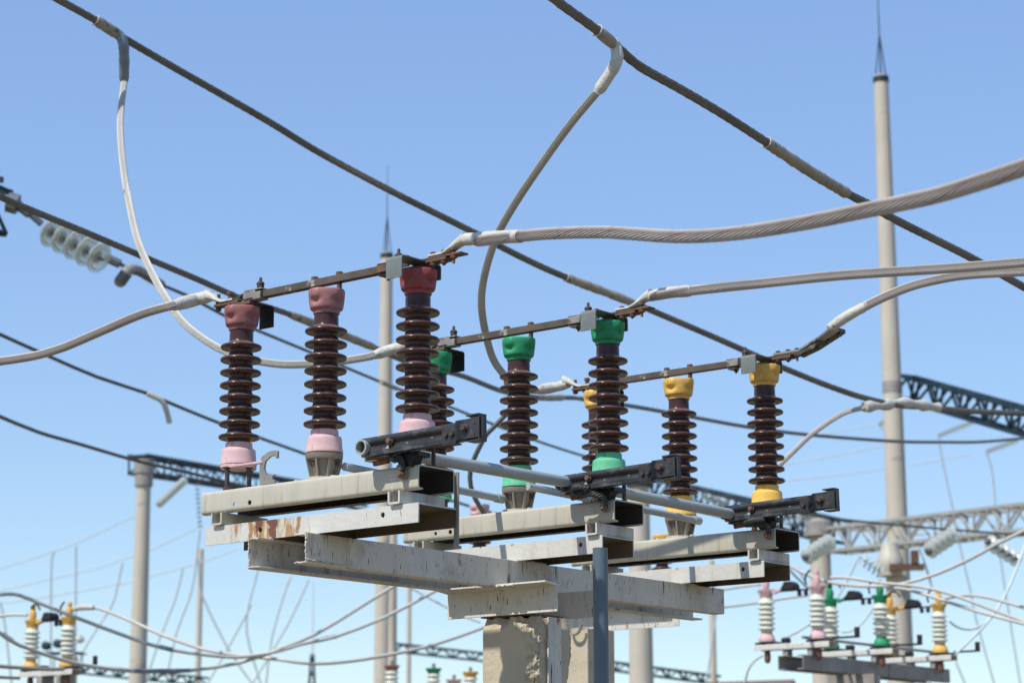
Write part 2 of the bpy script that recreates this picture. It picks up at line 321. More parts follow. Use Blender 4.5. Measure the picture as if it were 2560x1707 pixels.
def switch(k, capm, basem, label, capr=None, rusty='white', b2end=.546):
    t = empty('disconnector_switch', W(0,k*E1,-.655), AZ, label, 'switch', 'disconnector poles of the near frame')
    off = Vector((0,0,-.655))
    P = lambda n, mb, m, par=t, **kw: build(n, mb, m, par, off, **kw)
    # upper beam: inverted lipped channel with rounded corners
    y0, y1, zt, zb, th = -.12, .09, -.4235, -.518, .006
    prof = strip([(y0+.028,zb+.003),(y0+.003,zb+.003),(y0+.003,zt-.003),(y1-.003,zt-.003),(y1-.003,zb+.003),(y1-.028,zb+.003)], th, .013)
    cut = MB().cyl((-.383,-.2,-.49),(-.383,-.05,-.49),.0085,20).cyl((-.297,-.2,-.490),(-.297,-.05,-.490),.0105,20)
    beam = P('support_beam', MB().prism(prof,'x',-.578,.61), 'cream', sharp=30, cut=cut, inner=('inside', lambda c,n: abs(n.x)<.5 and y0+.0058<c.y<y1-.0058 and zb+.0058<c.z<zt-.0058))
    b = MB().box(.462,.500,-.1215,-.120,-.474,-.453)
    nm = build('number_plate', b, 'plate', beam, off)
    b = MB().box(.479,.481,-.1222,-.1215,-.468,-.457)
    for c in (.468,.492):
        for s in (-1,1): b.box(c-.0035,c+.0035,-.1222,-.1215,-.4633,-.4619, Matrix.Rotation(s*.8,3,'Y'))
    build('plate_mark', b, 'ink', beam, off)
    # lower channel
    y0, y1, zt, zb = -.12, .105, -.570, -.6455
    prof = strip([(y0+.0035,zb),(y0+.0035,zt-.0035),(y1-.0035,zt-.0035),(y1-.0035,zb)], .007)
    cut = MB().cyl((-.233,-.2,-.606),(-.233,-.08,-.606),.011,20).cyl((.43,-.2,-.603),(.43,-.08,-.603),.0105,20).cyl((-.32,.08,-.628),(-.32,.2,-.628),.009,16)
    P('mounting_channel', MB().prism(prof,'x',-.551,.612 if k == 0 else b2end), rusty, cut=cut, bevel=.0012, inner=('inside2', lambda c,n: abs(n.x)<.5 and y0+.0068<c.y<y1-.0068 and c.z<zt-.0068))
    for x0, x1 in ((-.503,-.440),(.470,.531)):
        prof = strip([(x0+.004,-.5185),(x0+.004,-.5645),(x1-.004,-.5645),(x1-.004,-.5185)], .008, .006)
        P('cross_bracket', MB().prism(prof,'y',-.136,.125), 'cream' if x0 < 0 else 'white', sharp=40)
    # insulators
    insulator(t, DL, 'studs', 'dusty_red_cap' if k == 0 else capm, basem); insulator(t, 0, 'bearing', capm, basem); insulator(t, DR, 'studs', capr or capm, basem, dz=.006)
    # current path: a pair of flat bars above the caps
    b = MB()
    for s in (-1,1): b.box(-.44,.335,s*.0125-.0055,s*.0125+.0055,.385,.415)
    b.box(-.40,.30,-.007,.007,.3885,.3935)
    P('contact_bar', b, 'bar', bevel=.0015)
    for x in (-.068,.070):
        b = MB().hexbolt((x,0,.4155),(0,0,1),.016,.014).cyl((x,0,.360),(x,0,.416),.0105,14)
        P('bar_bolt', b, 'rust')
    # left contact
    b = MB().box(-.47,-.36,-.026,.026,.380,.386).box(-.455,-.385,-.032,-.019,.386,.418).box(-.455,-.385,.019,.032,.386,.418).box(-.452,-.350,-.030,.030,.4185,.424).box(-.395,-.352,-.034,-.022,.377,.409)
    P('contact_housing', b, 'galvlight', bevel=.002)
    b = MB()
    for q in (-1,1): b.box(-.53,-.44,q*.010-.005,q*.010+.005,.392,.410,Matrix.Rotation(.12*q,3,'Y')).hexbolt((-.475,q*.024,.402),(0,q,0),.010,.012)
    b.box(-.50,-.455,-.018,.018,.409,.4165,Matrix.Rotation(-.25,3,'Y'))
    P('contact_fingers', b, 'copper', bevel=.001)
    def spring(x, z):
        b = MB().lathe([(.016,0),(.016,.008),(.013,.009),(.0135,.020),(.017,.021),(.017,.027),(.012,.033),(.0065,.035),(.0065,.048),(.005,.052)], (x,0,z), 16)
        for i in range(3): b.lathe([(.0145,0),(.0155,.002),(.0145,.004)], (x,0,z+.009+i*.0045), 16)
        P('spring_bolt', b, 'bolt')
    spring(-.384,.424)
    b = MB().box(-.645,-.50,-.020,.020,.382,.394).box(-.53,-.42,-.026,.026,.366,.381)
    P('terminal_strip', b, 'rust', bevel=.002)
    for x in (-.635,-.575):
        b = MB(); b.hexbolt((x,0,.394),(0,0,1),.013,.014).cyl((x,0,.40),(x,0,.440 if x < -.6 else .412),.0075,10).hexbolt((x,0,.382),(0,0,-1),.013,.014)
        P('terminal_bolt', b, 'bolt')
    b = MB().hexbolt((DL-.062,-.01,.424),(0,0,1),.016,.014).cyl((DL-.062,-.01,.358),(DL-.062,-.01,.426),.0105,14)
    P('bar_bolt', b, 'rust')
    # left shield hangs on the far side
    prof = strip([(.0,.374),(.108,.374),(.108,.286)], .004, .012)
    P('contact_shield', MB().prism(prof,'x',-.495,-.412), 'blacksheet', sharp=40)
    # right contact
    b = MB().box(.300,.372,-.028,.028,.4155,.421).box(.303,.37,-.034,-.019,.382,.413).box(.303,.37,.019,.034,.382,.413).box(.372,.50,-.024,.024,.377,.384).box(.30,.345,-.02,.02,.371,.3795)
    P('contact_housing', b, 'galvlight' if k else 'rust', bevel=.002)
    b = MB().hexbolt((.338,0,.372),(0,0,-1),.012,.012).cyl((.338,0,.352),(.338,0,.372),.006,8); P('housing_bolt', b, 'bolt')
    spring(.392,.421); b = MB().box(.372,.46,-.022,.022,.4165,.4205).box(.372,.47,-.030,-.020,.386,.414); P('contact_cover', b, 'copper', bevel=.002)
    b = MB().hexbolt((.452,-.02,.4215),(0,0,1),.014,.010); P('cover_bolt', b, 'bolt')
    prof = strip([(-.158,.306),(-.158,.393),(.07,.393),(.07,.335)], .005, .014)
    P('contact_shield', MB().prism(prof,'x',.472,.553), 'galv', sharp=40)
    b = MB().box(.46,.735,-.024,.024,.3965,.4045).box(.555,.66,-.026,.026,.384,.396)
    P('terminal_strip', b, 'rust', bevel=.002)
    for x in (.585,.64,.690):
        b = MB(); b.hexbolt((x,-.012,.4165),(0,0,1),.0125,.009).hexbolt((x,-.012,.3965 if x > .66 else .384),(0,0,-1),.014,.013).cyl((x,-.012,.365),(x,-.012,.42),.006,8)
        P('terminal_bolt', b, 'rust' if k < 2 else 'bolt')
    b = MB().cyl((.562,0,.364),(.562,0,.397),.0105,12).hexbolt((.562,0,.377),(0,0,1),.016,.010); P('cap_stud', b, 'bolt')
    # grounding knife: folded black channel on the shaft
    tilt = Matrix.Rotation(-.022, 3, 'Y'); piv = Vector((.42,-.19,-.345))
    def K(mb): mb.v = [tilt@(p-piv)+piv for p in mb.v]; return mb
    zc = -.349; h = .036
    prof = [(-.196,zc-h),(-.163,zc-h),(-.163,zc-h+.005),(-.191,zc-h+.005),(-.191,zc-.016),(-.184,zc-.010),(-.184,zc+.004),(-.192,zc+.012),(-.192,zc+h-.008),(-.188,zc+h-.005),(-.163,zc+h-.005),(-.163,zc+h),(-.190,zc+h+.001),(-.199,zc+h-.004),(-.202,zc+h-.010),(-.202,zc+h-.020),(-.197,zc+.010),(-.189,zc+.003),(-.189,zc-.009),(-.197,zc-.017)]
    kn = P('grounding_knife', K(MB().prism(prof,'x',.385,.905)), 'bpaint', sharp=40, bevel=.001)
    b = MB().box(.80,.868,-.203,-.1965,zc-.040,zc+.030).box(.868,.985,-.206,-.198,zc-.034,zc+.040).box(.868,.985,-.170,-.164,zc-.034,zc+.040).box(.80,.868,-.2035,-.168,zc-.046,zc-.0405)
    build('contact_jaw', K(b), 'jaw', kn, off, bevel=.0015)
    b = MB()
    for x, z in ((.822,-.008),(.852,-.008)): build('jaw_bolt', K(MB().hexbolt((x,-.2035,zc+z),(0,-1,0),.010,.010)), 'bolt', kn, off)
    b.hexbolt((.903,-.206,zc+.012),(0,-1,0),.013,.014); b.lathe([(.017,0),(.017,.004),(.012,.005),(.014,.012),(.010,.018)], (.915,-.206,zc+.006), 14, (0,-1,0))
    build('jaw_bolt', K(b), 'bolt', kn, off)
    b = MB().box(.985,.990,-.214,-.170,zc-.044,zc+.050).box(.948,.986,-.214,-.207,zc-.036,zc+.041).box(.93,.992,-.219,-.172,zc+.046,zc+.052).box(.935,.992,-.219,-.172,zc-.050,zc-.044)
    b.box(.993,1.000,-.205,-.19,zc-.036,zc+.040)
    build('end_stop', K(b), 'jaw', kn, off, bevel=.001)
    for z in (-.018,.020): build('rivet', K(MB().lathe([(.0055,0),(.0055,.002)], (.967,-.2142,zc+z), 10, (0,-1,0))), 'bolt', kn, off)
    b = MB().hexbolt((.535,-.2,zc+.008),(0,-1,0),.012,.012).lathe([(.016,0),(.016,.003)], (.535,-.197,zc+.008), 16, (0,-1,0)); build('arm_bolt', K(b), 'rustb', kn, off)
    b = MB().lathe([(.0300,0),(.0300,.055),(.0235,.055),(.0235,.004)], (.40,-.162,-.350), 28, (0,-1,0)); build('shaft_collar', b, 'pipe' if k == 0 else 'black', kn, off, inner=('inside', lambda c,n: abs(n.y)>.9 and c.y>-.175))  # dark bottom disc is painted shade for the open bore
    b = MB().box(.372,.43,-.165,-.10,-.398,-.313) if k == 0 else MB().box(.385,.43,-.165,-.10,-.393,-.31)
    build('collar_block', b, 'sleeve' if k == 0 else 'black', kn, off, bevel=.004)
    b = MB().prism([(.40,-.386),(.49,-.386),(.475,-.410),(.405,-.415)],'y',-.15,-.135).prism([(.385,-.389),(.54,-.389),(.54,-.394),(.385,-.394)],'y',-.17,-.10)
    build('stop_plate', b, 'rust', kn, off)
    # dark linkage lump and braided jumper to the beam
    b = MB().box(.50,.62,-.13,-.06,-.395,-.375).lathe([(.03,0),(.034,.02),(.034,.05),(.028,.06)], (.545,-.10,-.423), 20).box(.53,.60,-.135,-.085,-.42,-.37,Matrix.Rotation(.5,3,'Y'))
    P('shaft_bearing', b, 'black', bevel=.003)
    if k == 0: path = [(.50,-.150,-.375),(.515,-.168,-.392),(.528,-.162,-.405),(.54,-.152,-.400),(.55,-.148,-.415),(.553,-.146,-.445)]
    elif k == 1: path = [(.545,-.205,-.380),(.50,-.225,-.378),(.470,-.215,-.392),(.50,-.205,-.405),(.55,-.19,-.405),(.585,-.165,-.420),(.585,-.150,-.455)]
    else: path = [(.60,-.190,-.392),(.54,-.205,-.398),(.50,-.195,-.408),(.55,-.185,-.412),(.595,-.165,-.420),(.597,-.148,-.450)]
    sp = spline(path,.006)
    P('flexible_jumper', MB().tube(sp, .012, 24, lobes=8, lay=.12, amp=.16), 'braid')
    e = path[-1]; x0 = .545 if k == 0 else e[0]-.012
    b = MB().box(x0-.014,x0+.014,-.130,-.121,-.478,-.430).lathe([(.021,0),(.021,.004),(.012,.005)], (x0,-.130,-.458), 20, (0,-1,0)); P('jumper_lug', b, 'galvlight', bevel=.002)
    b = MB().hexbolt((x0,-.134,-.460),(0,-1,0),.015,.022).cyl((x0,-.16,-.46),(x0,-.10,-.46),.008,12); P('jumper_bolt', b, 'rustb')
    return t
M['galvlight'] = mat('pale_metal', (.30,.285,.25), .5, .3, var=.2, scale=18, patches=[((.2,.12,.07), 20, (1,1,1), .6, .06)])
M['blacksheet'] = mat('dark_sheet', (.035,.037,.036), .5, .2, var=.2)
M['jaw'] = mat('worn_jaw_steel', (.06,.06,.062), .45, .4, var=.4, scale=12, bump=.3, patches=[((.20,.19,.18), 16, (1,1,1), .58, .08), ((.20,.11,.05), 22, (1,1,1), .66, .04)])
M['rustb'] = mat('pink_rust_bolt', (.20,.10,.065), .7, .1, var=.3, scale=30)
M['braid'] = mat('tarnished_braid', (.055,.065,.06), .55, .5, var=.3, scale=60)
sw = [switch(0,'red_cap','pink_base','faded red capped switch pole nearest the camera, above the rusty channel end', 'darkred_cap', 'rustwhite'),
      switch(1,'green_cap','green_base','green capped switch pole between the red and the yellow ones on the near frame'),
      switch(2,'yellow_cap','yellow_base','yellow capped switch pole with brown insulators on the near frame')]
# hook bracket beside the first red insulator
hk = MB().prism([(0,0),(.045,0),(.045,.012),(.038,.012),(.038,.026),(.045,.026),(.045,.030),(.02,.030),(.013,.055),(.016,.078),(.030,.092),(.046,.094),(.046,.084),(.052,.084),(.052,.108),(.046,.112),(.025,.110),(.005,.095),(0,.070)], 'y', -.095,-.085)
hk.v = [Vector((p.x*1.95,p.y,p.z*1.2))+Vector((-.290,.02,-.415)) for p in hk.v]
build('hook_bracket', hk, 'galvlight', sw[0], (0,0,-.655), bevel=.001)
hk = MB().box(-.47,-.275,-.076,-.05,-.325,-.317); build('bracket_arm', hk, 'pink_base', sw[0], (0,0,-.655), bevel=.001)
# strap at the far side of the red beam end
b = MB().box(.600,.622,.098,.106,-.725,-.43); build('hanging_strap', b, 'galvlight', sw[0], (0,0,-.655), bevel=.001)
# ------------------------------------------------------------------ steel frame under the switches
fr = empty('steel_trestle', W(0,1.2,-.90), AZ, 'streaked grey steel channel frame carrying the three brown insulator switches', 'steel trestle')
fo = Vector((0,1.2,-.90))
def rough_edge(mb, rows, amp=.004, n=26):
    for p, q in rows:
        p, q = Vector(p), Vector(q)
        pts = [p.lerp(q, i/n)+Vector([random.uniform(-amp,amp)*.5 for _ in range(3)]) for i in range(n+1)]
        mb.tube(pts, .004, 6, rads=[.0025+random.random()*amp*.6 for _ in pts])
    return mb
for name, x, sx, e0, e1, z0, z1 in (('channel_beam',.094,-1,-.185,2.69,-.6475,-.768),('channel_beam',-.222,1,-.192,2.87,-.6475,-.770)):
    prof = strip([(x+sx*.064,z0-.004),(x+sx*.004,z0-.004),(x+sx*.004,z1+.004),(x+sx*.064,z1+.004)], .008)
    c = build(name, MB().prism(prof,'y',e0,e1), 'streak', fr, fo, bevel=.0015)
    rows = [((x+sx*.004,e0-.002,z0),(x+sx*.004,e0-.002,z1+.004)),((x+sx*.004,e0-.002,z1+.005),(x+sx*.062,e0-.002,z1+.005))]
    if sx > 0: rows.append(((x+.004,e0-.002,z0-.004),(x+.062,e0-.002,z0-.004)))
    else: rows.append(((x+.002,e0,z1+.014),(x+.002,e0+.22,z1+.008)))
    build('weld_bead', rough_edge(MB(), rows), 'weld', c, fo, sharp=60)
for e0, sg, d0, d1 in ((1.032,-1,-.235,.372),(1.338,1,-.20,.352)):
    prof = strip([(e0+sg*.085,-.7755+(.010 if sg < 0 else 0)),(e0,-.7755),(e0,-.886)], .008)
    poly = [(u,v) for u,v in prof]
    c = build('angle_beam', MB().prism(poly,'x',d0,d1), 'streak', fr, fo, bevel=.0015)
    if sg < 0:
        for p_, q_ in (((-.16,e0-.07,-.771),(-.09,e0-.075,-.770)),((.03,e0-.08,-.770),(.20,e0-.085,-.771))): build('weld_bead', rough_edge(MB(), [(p_,q_)], .006), 'weld', c, fo, sharp=60)
for p_, q_ in (((.098,1.10,-.645),(.098,1.30,-.646)),((.10,2.35,-.646),(.10,2.45,-.647))): build('weld_bead', rough_edge(MB(), [(p_,q_)], .004), 'weld', fr, fo)
b = MB().box(-.06,.075,1.045,1.325,-.89,-.878).box(.06,.19,1.05,1.30,-.889,-.879); build('head_plate', b, 'rust', fr, fo)
# rusty packing under the near end
b = MB().box(-.24,-.14,-.16,.06,-.7715,-.7705); 
# ------------------------------------------------------------------ concrete posts
def noisy(p, s, a):
    from mathutils import noise
    return noise.noise(p*s)*a
def post(base, hx, hy, ztop, label, chip=True):
    """post with broken arris; own frame turned by AZ; grid skin displaced by noise"""
    m = MB(); nz = 260 if chip else 40; per = []; ns = 46 if chip else 8
    for (x0,y0),(x1,y1) in (((-hx,-hy),(hx,-hy)),((hx,-hy),(hx,hy)),((hx,hy),(-hx,hy)),((-hx,hy),(-hx,-hy))):
        for i in range(ns): per.append((x0+(x1-x0)*i/ns, y0+(y1-y0)*i/ns))
    n = len(per); H = ztop
    zs = [0]+[H-1.0+1.0*i/(nz-1) for i in range(nz)] if H > 1.0 else [H*i/nz for i in range(nz+1)]
    for z in zs:
        for (x,y) in per:
            p = Vector((x,y,z)); r = p.xy.length
            k = 0
            cx = min(abs(x-hx)+abs(y+hy), 9)           # near arris
            if chip:
                lim = .050+.035*noisy(Vector((0,0,z)),5,1)+.02*noisy(Vector((3,0,z)),14,1)
                if cx < lim: k = (lim-cx)*.42+noisy(p,40,.010)+noisy(p,90,.006)
                c2 = abs(x-hx)+abs(y-hy); lim2 = .035+.04*noisy(Vector((7,0,z)),6,1)
                if c2 < lim2: k = max(k,(lim2-c2)*.4+noisy(p,50,.008))
                k += noisy(p,9,.0025)+noisy(p,70,.0035)*(1 if cx < lim else .3)
                top = max(0, z-(H-.05)); k += top*.35*(1+noisy(Vector((x,y,0)),16,1.5))
                ca = min(abs(abs(x)-hx)+abs(abs(y)-hy),1)
                if ca < .012: k += (.012-ca)*.5
            f = 1-k/max(.05,r); m.v.append(Vector((x*f,y*f,z-(.02*abs(noisy(Vector((x,y,5)),14,1.6)) if z > H-.03 else 0))))
    R = len(zs)
    m.f += [(j*n+i, j*n+(i+1)%n, (j+1)*n+(i+1)%n, (j+1)*n+i) for j in range(R-1) for i in range(n)]
    m.f += [tuple(range((R-1)*n, R*n))]
    o = build('concrete_post', m, 'conc', base=(0,0,0), sharp=32 if chip else 35); o.location = base; o.rotation_euler.z = AZ
    return tag(o, label, 'concrete post')
pc = W(.083,1.189,0); zt = W(0,0,-.889).z
p1 = post((pc.x,pc.y,0), .142, .140, zt, 'weathered square concrete post with a broken corner under the steel frame')
# steel strip on its right face
b = MB().box(.1445,.150,-.045,.045,zt-2.5,zt-.005); o = build('corner_strip', b, 'streak', p1, (0,0,0), bevel=.001)
b = MB().box(.150,.158,-.054,-.048,zt-2.5,zt-.10); build('strip_flange', b, 'white', p1)
# ------------------------------------------------------------------ shaft, links, operating rod (own frame)
def framed(name, mb, m, *t, **kw):
    xs = [p.x for p in mb.v]; ys = [p.y for p in mb.v]; zs = [p.z for p in mb.v]
    c = Vector(((min(xs)+max(xs))/2,(min(ys)+max(ys))/2,min(zs)))
    o = build(name, mb, m, base=c, **kw); o.location = W(*c); o.rotation_euler.z = AZ
    tag(o, *t); return o, c
R1 = .0245
framed('drive_shaft', MB().tube([(.41,-.155,-.349),(.415,1.07,-.343)], R1, 28), 'pipe', 'thick grey drive pipe between the red and green black arms', 'pipe', 'drive pipes joining the black arms')
framed('drive_shaft', MB().tube([(.42,1.13,-.344),(.415,2.32,-.352)], R1, 28), 'pipe', 'thick grey drive pipe between the green and yellow black arms', 'pipe', 'drive pipes joining the black arms')
def link(p, q, lab):
    t = MB().tube([p,q], .0165, 22); v = (Vector(q)-Vector(p)).normalized()
    o, c = framed('linkage_tube', t, 'pipe', lab, 'pipe', 'thin link pipes between the middle insulators')
    b = MB()
    for e, s in ((Vector(q),-1),): b.lathe([(.020,0),(.020,.05)], e-v*s*.012, 20, v*s)
    build('end_ferrule', b, 'pipe', o, c)
link((.075,.04,-.362),(-.035,1.15,-.362),'thin grey link pipe running from the red middle insulator to the green one')
link((.075,1.20,-.312),(.135,2.42,-.345),'thin grey link pipe running from the green middle insulator to the yellow one')
rd = MB().tube([(.66,.95,-.650),(.66,.95,-W(0,0,0).z+.02)], .031, 32)
o, c = framed('operating_rod', rd, 'bluepipe', 'blue grey vertical operating pipe dropping below the green switch beam', 'pipe')
# ------------------------------------------------------------------ cables
def cable(label, pts, r=.0185, m='alu', lobes=0, step=None, group=None, name='cable', lay=.42, cat='cable', amp=.10, rads=None, stripe=False):
    n = lobes*4 if lobes else 10
    P = spline(pts, step or (.014 if lobes else .25))
    for end in (0, 1):                 # lines that leave the picture run on beyond it
        e_, f_ = (P[0], P[1]) if end == 0 else (P[-1], P[-2]); x_, y_ = img(e_)
        if x_ < 0 or x_ > 2560 or y_ < 0:
            v_ = e_-f_; L_ = v_.length; v_.normalize(); run = 1.6 if e_.y < 7 else 7.0; N_ = int(run/max(L_,.02)); st_ = run/N_
            ext = [e_+v_*st_*k_ for k_ in range(1, N_+1)]
            P = ext[::-1]+P if end == 0 else P+ext
    mb = MB().tube(P, r, n, lobes=lobes, lay=lay, amp=amp)
    o = build(name, mb, m, sharp=80); tag(o, label, cat, group)
    if lobes and step is None:
        o.data.materials.append(M['groove2' if m == 'alulight' else 'groove']); o.data.materials.append(M['stripe'])
        for i_, p_ in enumerate(o.data.polygons):
            k_ = i_ % n
            if k_ % 4 == 1 and i_ < n*(len(P)-1): p_.material_index = 2 if stripe and k_//4 in (2,9) else 1
            if stripe and k_//4 in (2,9) and k_ % 4 == 2: p_.material_index = 2
    return o, P
def sleeve(par, pts, r, m, name='sleeve', wob=0, step=.02, n=24):
    P = spline(pts, step); mb = MB().tube(P, r, n, rads=[r*(1+random.uniform(-wob,wob))*(.74 if i in (0,len(P)-1) else 1) for i in range(len(P))])
    return build(name, mb, m, par, par.location, sharp=60)
def ring(par, p, v, r, m='sleeve', w=.004):
    v = Vector(v).normalized(); u = v.cross(Vector((0,0,1))).normalized(); q = v.cross(u)
    build('sleeve_rim', MB().tube([Vector(p)+(u*math.cos(a)+q*math.sin(a))*r*.97 for a in [2*math.pi*i/24 for i in range(25)]], .003, 6), m, par, par.location)
def seg(P, a, b, n=7):                 # the stretch of a cable between two picture points
    I = [min(range(len(P)), key=lambda i: math.dist(img(P[i]), img(t))) for t in (a, b)]
    i0, i1 = min(I), max(I); m_ = min(n, i1-i0+1)
    return [P[i0+round((i1-i0)*k/(m_-1))] for k in range(m_)]
def Z(k, ox, oy, pts, d0=None, d1=None):       # points of the picture at depths running from d0 to d1
    out = []; X = [(ox+p[0]/k, oy+p[1]/k) for p in pts]
    Ls = [0]
    for i in range(1,len(X)): Ls.append(Ls[-1]+math.dist(X[i],X[i-1]))
    for (x,y), l in zip(X,Ls):
        t = l/Ls[-1] if Ls[-1] else 0; out.append(at(x, y, 1/((1-t)/d0+t/d1)))
    return out
def lug(par, d, e, s, z=.4055, m='sleeve', L=.14, rise=.03):
    """flat palm on the terminal strip growing into the barrel; s=+1 to the right"""
    secs = [(0,.024,.006,0),(.07,.026,.006,0),(.10,.025,.010,.008),(.14,.0235,.018,.022),(.175,.0235,.0235,.030)]
    vs = []; n = 20
    for x, hw, hh, up in secs:
        for k in range(n):
            a = 2*math.pi*k/n; c, q = math.cos(a), math.sin(a); pw = .45 if hh < .01 else .8
            vs.append(W(d+s*x, e+hw*math.copysign(abs(c)**pw,c), z+hh+up+hh*math.copysign(abs(q)**pw,q)))
    m_ = MB().add(vs, [(j*n+k, j*n+(k+1)%n, (j+1)*n+(k+1)%n, (j+1)*n+k) for j in range(4) for k in range(n)]+[tuple(range(n)),tuple(range(4*n,5*n))])
    return build('terminal_lug', m_, m, par, par.location, sharp=50)
# three heavy cables leaving to the right
kr = 1.867
pts = [W(.66,0,.437),W(.80,0,.437)]+Z(kr,1300,0,[(0,1103),(150,1090),(370,1084),(500,1090),(740,1104),(1000,1090),(1300,1045),(1600,985),(1900,922),(2100,865),(2352,782),(2450,748)],8.34,5.4)
c, P = cable('thick twisted cable sweeping from the red switch to the upper right edge', pts[1:], .0200, lobes=18, lay=.80, amp=.10, stripe=True)
lug(c,.565,0,1); sleeve(c, [W(.72,0,.457),W(.80,0,.447),W(.86,0,.442),pts[2]+Vector((0,0,0))], .0245, 'sleeve', wob=.05); ring(c, pts[2], (pts[3]-pts[2]), .0225, 'sleeve', .01)
pts = [W(.74,E1,.447)]+Z(kr,1300,0,[(790,1358),(1100,1325),(1500,1285),(2000,1252),(2352,1225),(2450,1217)],9.25,9.0)
c, P = cable('twisted cable running from the green switch nearly level to the right edge', [pts[0]]+pts[1:], .0185, lobes=18, lay=.40)
lug(c,.555,E1,1,.4065); sleeve(c, [W(.71,E1,.447),W(.76,E1,.455),W(.84,E1,.452),pts[1]], .024, 'sleeve', wob=.06); ring(c, pts[1], (pts[2]-pts[1]), .021)
pts = Z(kr,1300,0,[(1440,1535),(1620,1425),(1800,1345),(1950,1305),(2100,1282),(2352,1268),(2450,1265)],10.05,9.8)
c, P = cable('twisted cable rising from the yellow switch to the right edge', pts, .0185, lobes=18, lay=.40)
sleeve(c, [pts[0], (pts[0]+pts[1])/2+Vector((0,0,.006)), pts[1]], .023, 'sleeve', wob=.08); ring(c, pts[1], (pts[2]-pts[1]), .021)
b = MB(); A0 = W(.56,2*E1,.407)
def slab(mb, ps, hw, t):
    vs = []
    for p in ps:
        for s, u in ((-1,0),(1,0),(1,1),(-1,1)): vs.append(Vector(p)+E*hw*s+Vector((0,0,t*u)))
    fs = [(j*4+k, j*4+(k+1)%4, (j+1)*4+(k+1)%4, (j+1)*4+k) for j in range(len(ps)-1) for k in range(4)]+[(3,2,1,0),tuple(len(ps)*4-4+i for i in range(4))]
    return mb.add(vs, fs)
slab(b, [W(.565,2*E1,.406),W(.70,2*E1,.406),W(.80,2*E1,.445),pts[0]+Vector((.03,-.02,.0))], .026, .010)
build('terminal_lug', b, 'galvlight', c, c.location)
b = MB(); slab(b, [W(.70,2*E1,.385),W(.79,2*E1,.410),W(.93,2*E1,.470)], .030, .018)
for x, z in ((.80,.414),(.86,.438),(.92,.462),(.73,.392)): b.hexbolt(W(x,2*E1-.012,z),(.3,0,-1),.012,.014)
build('lug_clamp', b, 'copper', c, c.location)
# left-hand cable of the red switch
kl = 2.3057
pts = Z(kl,0,400,[(1000,840),(940,852),(800,895),(600,980),(450,1045),(350,1085),(200,1128),(0,1160),(-80,1168)],9.62,9.9)
c, P = cable('twisted cable from the red switch to the left edge', [W(-.80,0,.428)]+pts, .0172, lobes=18, lay=.40)
lug(c,-.53,0,-1,.395); sleeve(c, [W(-.68,0,.440),W(-.76,0,.440),pts[0]], .0275, 'sleeve', wob=.05, step=.03)
# droppers
k1 = 3.357
dp = Z(2.94,0,0,[(915,590),(890,800),(884,950),(897,1150),(930,1400)],13.0,12.4)+Z(kl,0,400,[(735,200),(790,450),(870,640),(960,800),(1050,930),(1170,1030),(1290,1100)],12.2,11.0)+Z(k1,480,580,[(420,1060),(560,1085),(750,1110),(930,1110),(1100,1102),(1240,1085),(1400,1060),(1525,1035)],10.9,10.62)
c1, P = cable('pale dropper cable hanging from the left overhead line to the green switch', dp+[W(-.80,E1,.42)], .0170, 'alulight', lobes=18, lay=.4)
lug(c1,-.53,E1,-1,.395); sleeve(c1, [W(-.66,E1,.425),W(-.76,E1,.418),dp[-1]], .0255, 'sleeve', wob=.04, step=.03)
dp2 = Z(1.8233,1180,100,[(568,240),(440,395),(300,590),(200,740),(130,860),(92,950),(60,1060),(44,1160),(48,1260),(75,1390),(105,1470),(160,1545)],9.9,11.0)+Z(k1,1080,740,[(640,730),(760,775),(880,790)],11.1,11.55)
c2, P = cable('slanting dropper cable from the right overhead line to the yellow switch', dp2+[W(-.80,2*E1,.42)], .0165, 'alulight', lobes=18, lay=.4)
lug(c2,-.53,2*E1,-1,.395); sleeve(c2, [W(-.68,2*E1,.425),W(-.76,2*E1,.42),dp2[-1]], .0265, 'sleeve', wob=.06, step=.03)
# overhead lines
K2 = 1/1.0885
M['alub'] = mat('brown_grey_conductor', (.20,.18,.145), .55, .2, var=.2, scale=5)
def ov(label, pts, r, **k): return cable(label, pts, r, 'alub', lobes=14, step=.05, lay=.5, group='overhead lines running across the yard', name='overhead_line', cat='overhead line', **k)
m1 = Z(2.94,0,0,[(330,-55),(430,0),(700,150),(940,300),(1300,510),(1600,680),(2000,910),(2352,1125)],12.6,14.0)+Z(K2,0,0,[(900,440),(1000,490),(1090,535),(1200,592),(1300,637),(1440,690),(1600,757),(1710,805),(1800,845),(1900,885),(1980,912),(2060,930)],14.1,16.5)+Z(K2,0,0,[(2130,935),(2230,944),(2352,950),(2420,955)],16.8,18)
o1, P1 = ov('overhead line crossing the whole picture from the upper left to the right edge', m1, .0200)
def tap(o, P, a, bpt, elbow, cpt, r, m1_, m2_):
    g = seg(P, a, bpt, 5); e_ = g[-1]; dz_ = e_-bpt
    sleeve(o, g, r, m1_, 'tap_sleeve', wob=.06, step=.03)
    sleeve(o, [g[-2].lerp(e_,.5), e_, elbow+dz_*.6, cpt], r*.98, m2_, 'tap_branch', wob=.05, step=.02)
    ring(o, g[0], g[1]-g[0], r)
T = lambda x,y,d: at(x/2.94,y/2.94,d)
M['zinc'] = mat('blue_grey_sleeve', (.20,.25,.30), .5, .2, var=.2, scale=12, bump=.5, bscale=30, patches=[((.5,.5,.48), 12, (1,1,1), .64, .03)])
tap(o1, P1, T(700,150,12.85), T(900,272,12.95), T(925,340,12.95), T(912,600,13.0), .031, 'sleeved', 'zinc')
